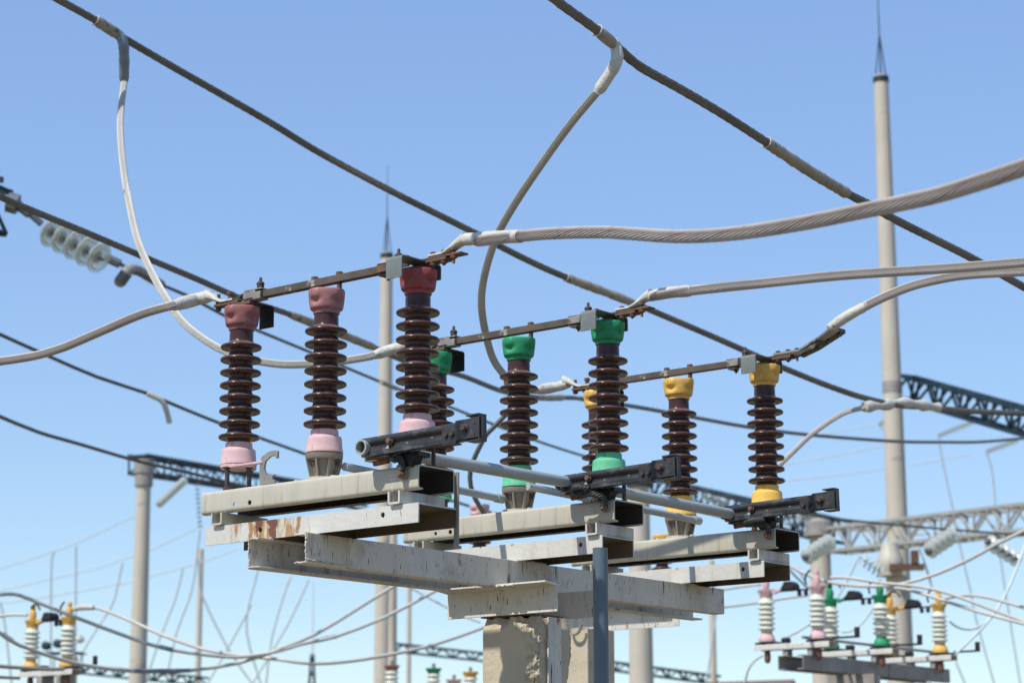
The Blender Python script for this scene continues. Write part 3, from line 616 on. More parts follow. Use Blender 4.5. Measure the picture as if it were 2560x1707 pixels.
g_ = seg(P1, at(1303*1.0885,637*1.0885,15.1), at(1447*1.0885,693*1.0885,15.35)); sleeve(o1, g_, .029, 'sleeved', wob=.08); ring(o1, g_[0], g_[1]-g_[0], .028)
# clamp on the same line where the arched cable leaves
b = MB(); q = [at(x*1.0885,y*1.0885,16.3+.003*(x-1985)) for x,y in ((1985,934),(2030,930),(2075,925),(2130,932),(2155,936))]
build('line_clamp', MB().tube(spline(q,.05), .035, 16, rads=[.036*(1+.25*math.sin(i*1.7)) for i in range(len(spline(q,.05)))]), 'sleeve', o1, o1.location)
m2 = Z(kr,1300,0,[(100,-50),(190,20),(360,143),(480,245),(560,312),(750,418),(940,530),(1150,665),(1330,785),(1530,905),(1650,965),(1760,1030),(2100,1200),(2352,1340),(2420,1378)],9.5,12.2)
o2, P2 = ov('overhead line crossing the upper right above the three thick cables', m2, .0195)
T = lambda x,y,d: at(1300+x/kr,y/kr,d)
tap(o2, P2, T(345,140,9.68), T(455,225,9.80), T(455,300,9.80), T(362,432,9.85), .027, 'sleeved', 'sleeve')
g_ = seg(P2, T(1148,662,10.55), T(1530,905,10.98), 10); sleeve(o2, g_, .0275, 'sleeved', wob=.08); ring(o2, g_[0], g_[1]-g_[0], .0275)
m3 = Z(K2,0,0,[(-60,425),(0,452),(60,478),(200,535),(330,590),(450,640),(560,688),(665,722),(860,798),(940,832)],13.0,16.5)+Z(k1,1080,740,[(240,665),(600,800),(900,850),(1120,852),(1245,860),(1660,920),(2000,980),(2300,1035)],17.2,23)+Z(3.36,1860,900,[(0,555),(500,622),(1250,680),(1700,688),(2000,685),(2352,655),(2450,645)],24,31)
o3, P3 = ov('overhead line from the left edge passing in front of the glass insulator string', m3, .0190)
sleeve(o3, seg(P3, at(665*1.0885,722*1.0885,15.2), at(862*1.0885,799*1.0885,16.2)), .029, 'sleeved', wob=.08, step=.05)
sleeve(o3, seg(P3, *Z(k1,1080,740,[(890,848),(1110,852)],18.6,19)), .027, 'sleeved', wob=.05, step=.05)
def line(label, pts, r=.0185, m='alud', **k): return cable(label, pts, r, m, name='overhead_line', group='overhead lines running across the yard', cat='overhead line', step=.3, **k)
m4 = Z(kl,0,400,[(770,640),(850,680),(930,720),(1080,782)],21.5,22.5)+Z(k1,480,580,[(250,690),(560,830),(950,990),(1300,1140),(1590,1260),(1720,1312)],23,26)+Z(k1,1080,740,[(150,930),(300,990),(840,1200),(1270,1340)],27,30)+[at(1600,1180,31),at(1800,1238,32),at(1964,1277,33),at(2202,1308,34),at(2560,1337,36),at(2640,1340,37)]
o4, P4 = line('overhead line leading down to the right from the end of the glass insulator string', m4, .0165)
b = spline(Z(kl,0,400,[(690,705),(735,640),(790,635),(860,675),(930,718)],21.3,22.1),.05)
build('tension_clamp', MB().tube(b,.05,14,rads=[.055-.0006*i for i in range(len(b))]), 'sleeved', o4, o4.location)
build('clamp_end', MB().cyl(at(690/kl,400+705/kl,21.3), at(730/kl,400+650/kl,21.3), .06, 14), 'gcap', o4, o4.location)
build('line_joint', MB().cyl(at(953,955,25.1),at(992,971,25.6),.026,12), 'sleeved', o4, o4.location)
m5 = Z(kl,0,400,[(-60,975),(0,1005),(280,1130),(560,1250),(850,1345),(980,1400),(1290,1525)],21,24)+[at(762,1134,26),at(870,1172,27),at(1000,1215,28),at(1140,1254,29),at(1190,1270,29.5),at(1330,1310,31)]
o5, P5 = line('overhead line with a short stub hanging from it, left of the red switch', m5, .0175)
b = spline(Z(kl,0,400,[(850,1346),(930,1385),(955,1430),(978,1515)],22.6,22.7),.04); build('hanging_stub', MB().tube(b,.028,12), 'sleeve', o5, o5.location)
m6 = [at(-30,1028,21)]+[at(x,y,21.5+x/120) for x,y in ((0,1041),(96,1080),(200,1110),(344,1152),(480,1183),(624,1218),(760,1245),(950,1282),(1150,1320))]
o6, P6 = line('lowest overhead line on the left, crossing in front of the lattice beam', m6, .0185)
# arched cable from the clamp
ac = [at(x,y,16.3) for x,y in [(1860+a/3.36,900+b_/3.36) for a,b_ in ((1040,395),(1000,402),(850,440),(700,528),(550,640),(430,755),(310,872),(230,970),(190,1080))]]
cable('pale cable arching down behind the yellow switch from the line clamp', ac, .0170, lobes=14, step=.04, name='arched_cable')
# dark curved cable behind the red arm
dc = [at(*p,15.4) for p in ((1300,1000),(1232,1070),(1215,1088),(1190,1135),(1176,1175),(1177,1215),(1190,1250),(1212,1285))]
cable('dark olive cable curving down behind the red black arm', dc, .0165, 'alud', name='jumper_cable')
# ------------------------------------------------------------------ second frame right behind (same kind of switch)
def brown_post(px, py, depth, capm, label):
    p = at(px,py,depth)-Vector((0,0,.36)); t = empty('post_insulator', p+Vector((0,0,0)), AZ, label, 'insulator', 'brown post insulators behind the near frame')
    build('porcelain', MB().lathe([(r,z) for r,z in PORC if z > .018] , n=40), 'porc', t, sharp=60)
    build('top_cap', capshape(), capm, t, sharp=50); build('foot', MB().lathe([(.055,-.03),(.06,.0),(.06,.018),(.05,.022)], n=24), capm, t)
    return p
q1 = brown_post(1199,1262,16.9,'pink_base','pink capped brown insulator peeping over the near green beam')
q2 = brown_post(1654,1337,18.6,'yellow_cap','yellow capped brown insulator peeping over the near yellow beam')
dd = (q2-q1); 
pb = at(1466,1575,14.6); p2h = pb.z
p2 = post((pb.x-.02,pb.y,0), .142, .14, p2h, 'second concrete post half hidden behind the blue grey pipe', chip=False)
f2 = empty('steel_trestle', (pb.x,pb.y,p2h), AZ, 'shaded steel frame piece on top of the second concrete post', 'steel trestle')
prof = strip([(-.235,.116),(-.15,.116),(-.15,.004)], .008)
build('angle_beam', MB().prism(prof,'x',-.60,.78), 'streak', f2, bevel=.001)
build('angle_beam', MB().prism([( -u,v) for u,v in prof],'x',-.60,.62), 'streak', f2, bevel=.001)
build('pipe_clamp', MB().tube([(.06+.05*math.cos(a),-.20,.02+.06*math.sin(a)) for a in [math.pi+math.pi*i/12 for i in range(13)]], .010, 8), 'galvlight', f2)
up_ = MB().tube([q1+Vector((0,0,-.06))-dd*.05, q2+Vector((0,0,-.06))+dd*.05], .035, 8); tag(build('support_beam', up_, 'chan_bg'), 'grey pipe under the two brown insulators behind the near frame', 'beam')
pq = q1.lerp(q2, .20)-Vector((0,0,.10)); tag(build('steel_column', MB().cyl((pq.x,pq.y,0), pq, .05, 12), 'chan_bg'), 'grey steel column behind the concrete post carrying the brown insulator pipe', 'column')
# ------------------------------------------------------------------ poles
def pole(px, ytop, depth, w0, w1, label, spike=0, band=None, name='concrete_pole', capw=0, group='tall round concrete poles', yb=1707, off=0):
    """tapered round pole; w0/w1 picture widths at the top and at the frame's bottom"""
    p = at(px, ytop, depth); k = depth/F_PX; r0 = w0*k/2; zb_ = at(px, yb, depth).z; r1 = w1*k/2
    rb = r0+(r1-r0)*(p.z)/max(.1,(p.z-zb_)) if zb_ < p.z else r1
    t = empty(name, (p.x,p.y,0), 0, label, 'pole', group)
    build('pole_shaft', MB().lathe([(rb,-.05),(r0,p.z),(r0*.6,p.z+.02)], n=32), 'pole', t)
    if spike:
        h = spike*k; b = MB().cyl((0,0,p.z),(0,0,p.z+h),.02,6,.006)
        for a in range(3):
            x, y = r0*.9*math.cos(a*2.1+.4), r0*.9*math.sin(a*2.1+.4); b.cyl((x,y,p.z-.1),(0,0,p.z+h*.42),.014,5)
        build('lightning_rod', b, 'dteal', t)
        build('top_ring', MB().lathe([(r0*1.10,p.z-.16),(r0*1.10,p.z-.04),(r0*1.0,p.z-.03)], n=24), 'dteal', t)
    if band:
        for yy, hh, rr in band:
            z = at(px, yy, depth).z; build('steel_collar', MB().lathe([(rr*r0,z-hh),(rr*r0,z+hh),(rr*r0*.8,z+hh+.02)], n=24), 'chan_bg' if rr > 1.3 else 'dteal', t)
    return t, p
pole(2202,190,50,36,52,'tallest concrete pole with a lightning rod, right side of the picture', 260, [(1000,.12,1.35)], yb=1500)
pole(967,632,64,29,40,'concrete pole with a lightning rod between the two tall red insulators', 225, yb=1500)
pole(361,1165,55,34,43,'concrete pole at the lower left under the end of a dark lattice beam', 0, [(1185,.30,1.32),(1168,.16,1.5)], yb=1707)
pole(984,1300,60,18,22,'thin dark twin pole touching the pole between the red insulators', 0, name='steel_pole')
pole(503,1372,110,13,15,'thin pale pole just right of the lower left concrete pole', 0, group='thin distant poles')
pole(1024,1350,115,11,12,'thin pale pole right of the twin pole at the bottom', 0, group='thin distant poles')
pole(1778,1400,95,15,17,'thin pale pole below the yellow switch', 0, group='thin distant poles')
pole(1597,1190,40,50,60,'thick concrete pole right of the blue grey pipe, behind the steel frame', 0, [(1200,.12,1.3)])
pole(2048,1300,42,50,56,'concrete pole with dark collar left of the silver lattice beam', 0, [(1320,.10,1.45),(1335,.05,1.6)])
pole(2242,1440,37,54,64,'short wide concrete pole with a white bushing on top at the lower right', 0)
# white bushing on the short pole
q = at(2226,1432,36.9); b = MB().lathe([(.20,-.05),(.20,.03),(.225,.08),(.215,.2),(.19,.28),(.15,.38),(.13,.48),(.06,.50)], q, 24)
tag(build('bushing', b, 'cream'), 'rounded white bushing on top of the short wide pole', 'bushing')
b = MB().box(q.x-.05,q.x+.50,q.y-.3,q.y-.2,q.z+.02,q.z+.12).box(q.x+.3,q.x+.42,q.y-.3,q.y-.2,q.z+.10,q.z+.34); tag(build('pole_bracket', b, 'rust'), 'small rusty bracket beside the white bushing', 'bracket')
# ------------------------------------------------------------------ lattice beams
def truss(p0, p1, h, wd, n, label, m='dteal', r=.035, rl=.018, name='lattice_beam', group='dark lattice beams between the poles'):
    p0, p1 = Vector(p0), Vector(p1); v = (p1-p0); L = v.length; v.normalize()
    sd = v.cross(Vector((0,0,1))).normalized(); up = sd.cross(v).normalized()
    t = empty(name, p0, 0, label, 'lattice beam', group)
    cs = [sd*s*wd/2+up*q*h/2 for s in (-1,1) for q in (-1,1)]
    for c in cs:
        q = Vector((0,0,0)); b = MB(); a = c; e = c+v*L
        u1, u2 = sd*r*.5, up*r*.5
        b.add([a-u1-u2,a+u1-u2,a+u1+u2,a-u1+u2,e-u1-u2,e+u1-u2,e+u1+u2,e-u1+u2],[(3,2,1,0),(4,5,6,7),(0,1,5,4),(1,2,6,5),(2,3,7,6),(3,0,4,7)])
        build('chord', b, m, t)
    for a, c in ((0,1),(2,3),(0,2),(1,3)):
        b = MB()
        for i in range(n):
            s0, s1 = (a,c) if i%2 == 0 else (c,a)
            b.cyl(cs[s0]+v*L*i/n, cs[s1]+v*L*(i+1)/n, rl, 4)
            if i%2 == 0: b.cyl(cs[a]+v*L*i/n, cs[c]+v*L*i/n, rl, 4)
        build('bracing', b, m, t)
    return t
truss(at(344,1160,55), at(900,1248,72), .42, .45, 16, 'dark lattice beam running right from the lower left pole top', r=.08, rl=.025)
truss(at(2258,967,50), at(3400,1290,38), .50, .50, 30, 'dark lattice beam at the right edge fixed to the tallest pole', r=.07, rl=.035)
truss(at(1610,1215,58), at(2100,1330,50), .50, .5, 16, 'dark lattice beam behind the yellow switch', r=.06, rl=.03)
truss(at(983,1617,95), at(1330,1655,95), .32, .4, 14, 'small dark lattice beam beside the post at the bottom', r=.07, rl=.03)
truss(at(1500,1660,95), at(1800,1700,95), .34, .4, 14, 'small dark lattice beam right of the blue grey pipe at the bottom', r=.08, rl=.03)
truss(at(205,1672,95), at(520,1704,95), .34, .4, 14, 'small dark lattice beam behind the lower left pole', r=.07, rl=.03)
truss(at(-900,430,22), at(12,518,22), .42, .45, 14, 'end of a dark lattice beam at the left edge', r=.05, rl=.02)
truss(at(2085,1352,42), at(3400,1200,31), .42, .55, 28, 'silver painted lattice beam at the lower right', 'silver', .055, .024, group='silver lattice beams')
truss(at(1960,1300,52), at(2300,1325,50), .16, .45, 9, 'flat silver lattice beam left of the tallest pole, behind the yellow arm', 'silver', .04, .016, group='silver lattice beams')
# ------------------------------------------------------------------ glass insulator strings
def gstring(p0, p1, n, R, label, h0=.25, h1=.25, m='glass', lean=0, group='glass insulator strings'):
    p0, p1 = Vector(p0), Vector(p1); v = p1-p0; L = v.length; v.normalize()
    t = empty('insulator_string', p0, 0, label, 'insulator string', group)
    build('link_rod', MB().cyl((0,0,0), v*L, R*.09, 8), 'gcap', t)
    for i in range(n):
        c = v*L*(i+.5)/n; s = L/n
        d = build('glass_disc', MB().lathe([(R*.25,-.10*s),(R*.8,-.02*s),(R,.12*s),(R*.97,.20*s),(R*.80,.10*s),(R*.7,.20*s),(R*.6,.10*s),(R*.3,.12*s)], c, 28, v), m, t, sharp=60)
        if R > .1: build('disc_cap', MB().lathe([(R*.30,-.48*s),(R*.40,-.40*s),(R*.42,-.12*s),(R*.30,-.05*s)], c, 14, v), 'gcap', d)
    return t
g1 = gstring(at(112,572,21.5), at(258,650,21.1), 5, .148, 'five disc glass insulator string at the upper left')
for x0,y0,x1,y1,r in ((20,505,45,512,.10),(40,510,75,535,.05),(70,530,104,560,.035),(262,643,300,660,.045),(300,660,322,672,.02)): build('end_fitting', MB().cyl(at(x0,y0,21.6)-g1.location, at(x1,y1,21.6)-g1.location, r, 8), 'gcap', g1)
gstring(at(2010,1395,30), at(2078,1352,30.4), 5, .115, 'glass insulator string at the left end of the silver lattice beam')
gstring(at(2318,1380,30), at(2385,1335,30.4), 5, .115, 'glass insulator string in front of the middle of the silver lattice beam')
gstring(at(2465,1350,30), at(2545,1400,30.4), 5, .105, 'glass insulator string with bright sparkle near the right edge')
gstring(at(2150,1392,31), at(2205,1432,31), 5, .095, 'short insulator string left of the white bushing')
gstring(at(395,1262,40), at(462,1200,41), 12, .075, 'slim pale insulator string right of the lower left pole')
gstring(at(1755,1240,52), at(1825,1262,52), 9, .12, 'pale insulator string just right of the middle yellow insulator')
gstring(at(2000,1285,50), at(2060,1310,50), 8, .12, 'pale insulator string behind the yellow arm tip')
for i, (a, b_) in enumerate((((2345,1090),(2440,1052)),((2465,1130),(2545,1100)),((2200,1060),(2235,1048)))):
    gstring(at(*a,75), at(*b_,74), 14, .09, ['faint insulator string right of the tallest pole under the dark beam','faint insulator string at the right edge under the dark beam','faint insulator string just left of the tallest pole'][i])
gstring(at(492,1205,56), at(500,1320,56), 10, .07, 'dark insulator string hanging from the left lattice beam', m='gcap')
# ------------------------------------------------------------------ distant cables
def bc(label, pts, r=.0185, m='alulight', g_='light cables sagging across the lower part'): return cable(label, pts, r, m, step=.3, group=g_)
kb = 2.501
q = lambda P_, a, b: Z(kb,0,1080,P_,a,b)
ca, _ = bc('pale cable starting at the left edge and dipping lowest left of the post', q([(-80,1020),(0,1015),(90,1012),(180,1040),(430,1140),(830,1290),(1050,1355),(1300,1392),(1480,1405),(1600,1392)],23,24)+Z(3.36,600,1280,[(336,1161),(500,1110),(640,1080),(810,1040),(1200,890),(1640,660),(1800,570)],24,25), .0195)
for a, b_ in (((1000,1340),(1080,1360)),): build('dark_joint', MB().cyl(*Z(kb,0,1080,[a,b_],23.6,23.6), .024, 10), 'zinc', ca, ca.location)
build('dark_joint', MB().cyl(at(790,1601,24.4), at(841,1589.5,24.4), .023, 10), 'zinc', ca, ca.location)
cb, _ = bc('pale cable from the left yellow insulator dipping along the bottom to the post', q([(440,1110),(490,1105),(590,1098),(650,1110),(830,1182),(1000,1260),(1270,1355),(1480,1390),(1751,1420)],25.5,24)+Z(3.36,600,1280,[(600,1270),(900,1252),(1200,1205),(1600,1120),(2020,975),(2200,900)],24,25), .0195)
sleeve(cb, Z(kb,0,1080,[(475,1100),(530,1092),(585,1096)],25.4,25.3), .034, 'sleeve', step=.1)
cc, _ = bc('pale cable rising from the lower left to the near frame above the bottom', q([(-80,1200),(0,1255),(120,1330),(400,1425),(600,1465),(830,1492),(1000,1495),(1190,1488),(1500,1440)],22,24)+Z(3.36,600,1280,[(336,1145),(640,1020),(1000,800),(1290,620),(1400,550)],24,25), .0195)
for a, b_ in (((15,1262),(75,1300)),((830,1492),(1190,1488))): build('dark_joint', MB().cyl(*Z(kb,0,1080,[a,b_],23,23.6), .023, 10), 'zinc', cc, cc.location)
bc('short pale cable entering the left yellow insulator from the left edge', q([(-60,1150),(0,1148),(80,1140),(170,1142)],26,25.8), .018)
cable('grey rod crossing in front of the lower left insulator feet', q([(-60,1455),(0,1462),(150,1472),(280,1480),(400,1478)],24.5,25), .022, 'chan_bg', step=.3, name='rod', cat='rod')
cable('second grey rod below it at the lower left edge', q([(-60,1528),(0,1530),(120,1536)],24.5,25), .018, 'chan_bg', step=.3, name='rod', cat='rod')
bc('thin cream cable seen between the red frame end and the post', Z(3.36,600,1280,[(1400,610),(1480,660),(1700,780),(1900,880),(2020,925)],30,30), .012)
k6 = 2.94
q6 = lambda P_, a, b: Z(k6,1760,1180,P_,a,b)
bc('long pale cable sagging from the yellow switch up to the right edge', q6([(500,600),(600,670),(800,770),(1000,822),(1250,838),(1450,820),(1700,750),(1950,640),(2150,530),(2352,430),(2420,395)],25,23.5), .0190)
bc('pale cable over the short pole descending to the right edge', q6([(930,775),(1000,772),(1100,780),(1300,812),(1500,830),(1700,862),(1900,925),(2150,1022),(2352,1095),(2420,1120)],24.5,23.5), .0180)
bc('pale cable from the green insulator at the lower right to the edge', q6([(1400,850),(1500,862),(1700,922),(2010,1022),(2352,1112),(2420,1130)],24.4,23.4), .0180)
bc('pale cable from the far yellow insulator to the right edge', q6([(1760,930),(1850,910),(1950,903),(2100,922),(2352,992),(2420,1015)],24.8,23.8), .0180)
bc('grey cable falling steeply from the right edge to the yellow insulator base', q6([(2352,560),(2300,700),(2200,930),(2100,1080),(1980,1210),(1850,1335)],26,25), .0150, 'paleblue')
bc('grey blue cable looping right of the far yellow insulator', q6([(1800,1090),(1850,1130),(1920,1153),(2000,1145),(2080,1090),(2120,1050)],25.5,25.8), .0125, 'paleblue')
bc('dark grey cable rising left of the second pink insulator', q6([(540,1275),(600,1215),(680,1175),(780,1110)],25.5,25.8), .0130, 'paleblue')
bc('grey blue cable curving up to the green insulator top', q6([(1010,1172),(1080,1165),(1160,1110),(1250,990)],25.8,25.8), .0120, 'paleblue')
bc('pale cable curving down at the left end of the white background beam', q6([(430,1345),(370,1385),(320,1460),(300,1560)],25,25), .0130)
bc('cream cable reaching the first pink insulator cap from the left', q6([(100,868),(200,852),(330,832),(410,826)],26,25.4), .0150)
bc('cream cable passing behind the first pink insulator', q6([(100,992),(160,988),(400,958),(600,925),(770,903)],26.5,26.5), .0150)
bc('thin dark strut cable left of the first background pole', q6([(560,640),(640,730),(760,850)],30,30), .012, 'alud')
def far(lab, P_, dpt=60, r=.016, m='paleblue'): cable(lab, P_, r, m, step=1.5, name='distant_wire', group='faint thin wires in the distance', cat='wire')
FW_ = 'faint thin wire in the distance'
for i, P_ in enumerate(([(0,850),(300,755),(550,660),(840,520)],[(0,990),(300,920),(600,850),(835,770),(950,730),(1230,600)],[(0,1070),(400,1010),(835,930),(950,895),(1230,820),(1480,730)],
    [(345,742),(322,800),(318,1080),(318,1600)],[(475,710),(472,1100),(468,1600)],[(765,815),(730,980),(690,1100),(540,1330),(420,1600)],[(1145,845),(1090,1060),(1000,1280),(900,1600)],[(1250,610),(1232,760),(1215,900),(1180,1050),(1100,1260),(1030,1600)],
    [(1640,660),(1610,870),(1570,1020),(1540,1180),(1560,1340),(1640,1600)],[(1570,1080),(1440,1320),(1280,1600)],[(1240,800),(1250,960),(1280,1060),(1430,1360),(1600,1600)],[(0,1060),(30,1200),(75,1600)],[(1820,900),(1780,1000),(1700,1280),(1660,1600)],[(1930,920),(1800,1200),(1560,1600)])):
    far(FW_, q(P_,70,70) if i > 2 else q(P_,90,90), r=.026 if i < 3 else .030)
for P_ in ([(1720,-265),(1745,-120),(1770,0),(1830,280),(1880,540),(1960,880),(2000,1080),(2160,1650)],[(2073,-147),(2105,-60),(2125,60),(2140,250),(2180,640),(2250,1100),(2340,1650)],[(1850,1390),(1960,1650)],[(110,880),(60,1250),(0,1650)]):
    far(FW_, q6(P_,60,60), r=.024)
for P_ in ([(1580,560),(1620,660),(1680,860)],[(1135,620),(1070,760),(980,920)],[(690,700),(740,800)]): far(FW_, q6(P_,40,40), r=.020)
k7 = 3.36
for P_ in ([(330,1010),(800,965),(1230,900)],[(330,1010-130),(900,775),(1240,700)],[(1420,880),(1700,825),(1900,795)],[(1140,550),(1200,640),(1230,760)],[(560,640),(900,575),(1130,545)]):
    far(FW_, Z(k7,1860,900,P_,80,80), r=.020)
P_ = [(1900,1500),(1960,1900)]
b = MB()
# ------------------------------------------------------------------ background switches with white insulators
def bg_ins(par, x, m):
    """insulator foot at z=0 of the parent's frame"""
    pr = [(.06,.10)]
    for k in range(6):
        z = .135+k*.0537; pr += [(.064,z-.012),(.070,z-.008),(.090,z-.002),(.093,z+.002),(.090,z+.006),(.072,z+.022),(.064,z+.03)]
    pr += [(.066,.455),(.05,.47)]
    p = build('insulator', MB().lathe(pr, n=32), 'wporc', par, sharp=60); p.location = (x,0,0)
    build('base_cone', MB().lathe([(.085,0),(.09,.02),(.075,.06),(.055,.09),(.055,.11),(.03,.112)], n=24, rf=lambda t,z: 1+.06*math.cos(3*t)), m, p)
    build('top_cap', MB().lathe([(.062,.455),(.066,.46),(.072,.50),(.094,.535),(.094,.548),(.03,.552)], n=24, rf=lambda t,z: 1+.10*math.cos(4*t)*(z>.5)), m, p)
    build('contact_horn', MB().lathe([(.03,.55),(.036,.56),(.042,.60),(.038,.64),(.024,.655),(.03,.68),(.026,.71),(.01,.715)], n=16), m, p)
    return p
def bg_switch(m, loc, label, group='background switch poles on white insulators'):
    t = empty('disconnector_switch', loc, AZ, label, 'switch', group)
    bg_ins(t, 0, m); bg_ins(t, .63, m)
    build('support_beam', MB().prism(strip([(-.07,-.09),(-.07,-.035),(.07,-.035),(.07,-.09)],.008,.01),'x',-.12,.80), 'white', t, bevel=.002)
    for x in (0,.63):
        build('bearing_plate', MB().cyl((x,0,-.034),(x,0,.001),.075,20).box(x-.12,x+.15,-.05,.05,-.03,-.004), 'black', t, bevel=.003)
        build('bearing_end', MB().lathe([(.02,-.22),(.032,-.20),(.036,-.15),(.030,-.09)], (x,0,0), 16), 'rustb', t)
    b = MB().box(.06,.57,-.015,.015,.515,.530).box(.40,.43,-.02,.02,.46,.53).box(.48,.51,-.02,.02,.46,.53)
    build('contact_arm', b, 'black', t, bevel=.002)
    b = MB().prism([(.22,.53),(.38,.53),(.38,.575),(.34,.615),(.27,.615)],'y',-.07,.07); build('contact_cover', b, 'black', t, bevel=.004)
    b = MB().prism([(.10,.50),(.24,.54),(.28,.60),(.24,.585),(.18,.545),(.08,.53)],'y',-.03,.03); build('cover_arm', b, m, t)
    for x, a0, a1 in ((.0,20,150),(.63,110,215)):
        pts = [(x+.07+.09*math.cos(math.radians(a)) if x == 0 else x-.02+.10*math.cos(math.radians(a)),-.03,.62+.10*math.sin(math.radians(a))) for a in range(a0,a1,10)]
        build('arcing_horn', MB().tube(pts,.011,8), 'black', t)
    b = MB().box(.80,1.12,-.012,.012,-.01,.012).box(1.07,1.12,-.015,.015,.01,.10)
    build('grounding_knife', b, 'black', t, bevel=.002); build('drive_block', MB().box(.20,.27,-.04,.04,-.03,.03), 'black', t)
    return t
fL = at(1917.8,1604,24.0)
for i, (m, lab) in enumerate((('pink_base','background switch with pink caps on white insulators, lower right'),('green_cap','background switch with green caps on white insulators, lower right'),('yellow_cap','background switch with yellow caps on white insulators near the tallest pole'))):
    bg_switch(m, fL+E*1.29*i, lab)
fb = empty('steel_trestle', fL-Vector((0,0,.25)), AZ, 'dark grey channel frame under the background switches at the lower right', 'steel trestle')
for x, s in ((.22,-1),(-.08,1)):
    prof = strip([(x+.34+s*.07,-.06),(x+.34,-.06),(x+.34,-.20),(x+.34+s*.07,-.20)], .01)
    build('channel_beam', MB().prism([(a_,b_+.14) for a_,b_ in prof],'y',-.20,2.9), 'chan_bg', fb, bevel=.002)
for i in range(3):
    for x in (.22,.52): build('stand_off', MB().box(x,x+.06,i*1.29-.05,i*1.29+.05,.08,.16), 'chan_bg', fb, bevel=.002)
build('cross_beam', MB().box(.15,.72,.95,1.03,-.18,-.061), 'chan_bg', fb); build('frame_post', MB().box(.30,.58,1.05,1.32,-(fL.z-.25),-.0605), 'conc', fb)
cable('grey drive rod along the background switches at the lower right', [fL+D*.50+E*-.1+Vector((0,0,.02)), fL+D*.50+E*1.3+Vector((0,0,.02)), fL+D*.50+E*2.7+Vector((0,0,.02))], .016, 'chan_bg', step=.5, name='rod', cat='rod')
fl2 = at(76.7,1672,25.6)
bg_switch('yellow_cap', fl2, 'background switch with two yellow capped white insulators at the lower left')
fb2 = empty('steel_trestle', fl2-Vector((0,0,.25)), AZ, 'grey stand under the lower left background switch', 'steel trestle')
for x, s in ((.22,-1),(-.08,1)): build('channel_beam', MB().prism(strip([(x+.34+s*.07,-.06),(x+.34,-.06),(x+.34,-.20),(x+.34+s*.07,-.20)], .01),'y',-2.2,.6), 'chan_bg', fb2)
for x in (.22,.55): build('stand_off', MB().box(x,x+.09,-.09,.09,-.06,.16), 'chan_bg', fb2)
build('frame_post', MB().box(.30,.58,-.8,-.5,-(fl2.z-.25),-.2005), 'conc', fb2)
# three insulator heads at the bottom beside the post
for i, (x, y, m, lab) in enumerate(((979.5,1665,'red_cap','pink topped white insulator at the bottom beside the twin pole'),(1084,1672,'green_cap','green topped white insulator at the bottom left of the post'),(1176,1681,'yellow_cap','yellow topped white insulator at the bottom right beside the post'),(1135,1700,'pink_base','pink insulator top between the green and yellow ones at the bottom'))):
    p = at(x, y, 36.0); t = empty('post_insulator', (p.x,p.y,0), AZ, lab, 'insulator', 'insulators at the bottom beside the post')
    build('metal_cap', MB().lathe([(.095,-.075),(.10,-.04),(.11,-.035),(.135,0),(.135,.015),(.03,.02)], (0,0,p.z), 24, rf=lambda th,z: 1+.10*math.cos(4*th)*(z>p.z-.04 if False else 1)), m, t)
    pr = [(.06,-.62)]
    for k in range(7): z = -.58+k*.08; pr += [(.085,z-.02),(.115,z-.006),(.112,z+.004),(.085,z+.03)]
    build('porcelain', MB().lathe(pr+[(.08,-.076)], (0,0,p.z), 24), 'wporc', t)
    build('stand', MB().box(-.12,.12,-.12,.12,0,p.z-.62), 'conc', t)
    build('terminal', MB().box(-.02,.02,-.02,.02,p.z+.015,p.z+.09), 'galvlight', t)
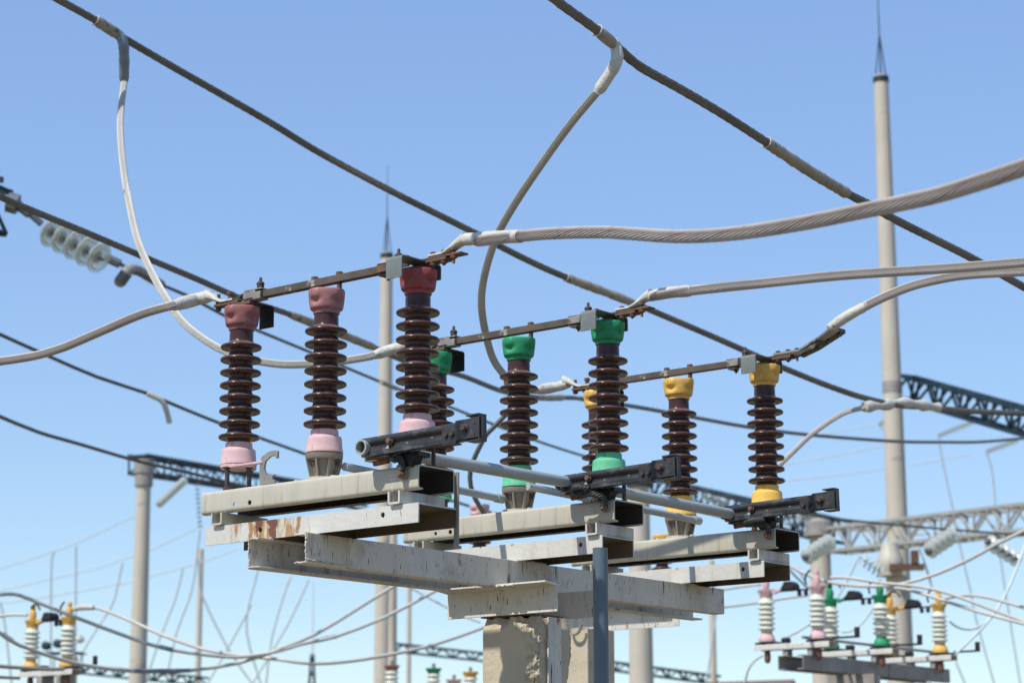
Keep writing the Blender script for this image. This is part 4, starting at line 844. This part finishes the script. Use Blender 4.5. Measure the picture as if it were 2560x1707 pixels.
# floodlights on a platform far behind the lower left insulators
p = at(150,1640,60); t = empty('floodlight_mast', (p.x,p.y,0), 0, 'distant floodlight mast with two dark lamps behind the lower left insulators', 'lamp mast')
build('mast', MB().cyl((.35,0,0),(.35,0,p.z),.12,12), 'pole', t)
b = MB().box(-.5,.65,-.3,-.27,p.z+.06,p.z+.10).box(-.5,.65,.27,.30,p.z+.06,p.z+.10).box(-.5,.65,-.3,.3,p.z-.35,p.z-.31)
for x in (-.5,-.1,.3,.63): b.box(x,x+.025,-.3,-.275,p.z-.33,p.z+.08)
build('railing', b, 'dteal', t)
for x, y in ((115,1613),(144,1608)):
    c = at(x,y,59.5)-Vector((p.x,p.y,0)); build('floodlight', MB().lathe([(.05,-.12),(.11,-.08),(.115,.05),(.10,.06)], c, 16, (-.3,-1,.1)), 'dteal', t)
c = at(200,1597,59.5)-Vector((p.x,p.y,0)); build('floodlight', MB().lathe([(.05,-.1),(.10,-.05),(.11,.06),(.09,.07)], c, 16, (.8,-.4,.5)), 'wporc', t)
# communications mast, thin spike at the bottom
p = at(783,1500,150); t = empty('lattice_mast', (p.x,p.y,0), 0, 'slim dark distant mast under the near frame left of the post', 'mast')
b = MB(); z0 = at(783,1640,150).z
b.cyl((0,0,z0),(0,0,p.z+1.2),.07,6,.03)
for i in range(8):
    a = z0*.3; 
build('spire', b, 'paleblue', t)
b = MB()
for a in range(4):
    x, y = math.cos(a*math.pi/2+.6), math.sin(a*math.pi/2+.6); b.cyl((x*.9,y*.9,0),(x*.12,y*.12,z0+.1),.05,5)
for i in range(14):
    f = i/14; g_ = (i+1)/14; 
    for a in range(4):
        t0 = a*math.pi/2+.6; t1 = t0+math.pi/2; r0 = .9-.78*f; r1 = .9-.78*g_
        b.cyl((r0*math.cos(t0),r0*math.sin(t0),f*z0),(r1*math.cos(t1),r1*math.sin(t1),g_*z0),.025,4)
build('lattice_body', b, 'dteal', t)
# small house whose ridge shows at the bottom edge
hz = at(1985,1697,85); hx = at(1830,1707,85)
t = empty('house', (hz.x,hz.y,0), -.5, 'house whose brown roof ridge just shows at the bottom edge, lower right', 'house')
zz = hz.z; b = MB().prism([(-1.6,zz-1.2),(0,zz),(1.6,zz-1.2),(1.5,zz-1.28),(0,zz-.13),(-1.5,zz-1.28)],'x',-3.4,.0); build('roof', b, 'roof', t)
b = MB().prism([(-1.4,0),(1.4,0),(1.4,zz-1.2),(0,zz-.14),(-1.4,zz-1.2)],'x',-3.2,-.2); build('wall', b, 'wall', t)
bb = MB().box(-2.4,-1.5,-1.46,-1.401,.9,2.0); build('window', bb, 'dteal', t)
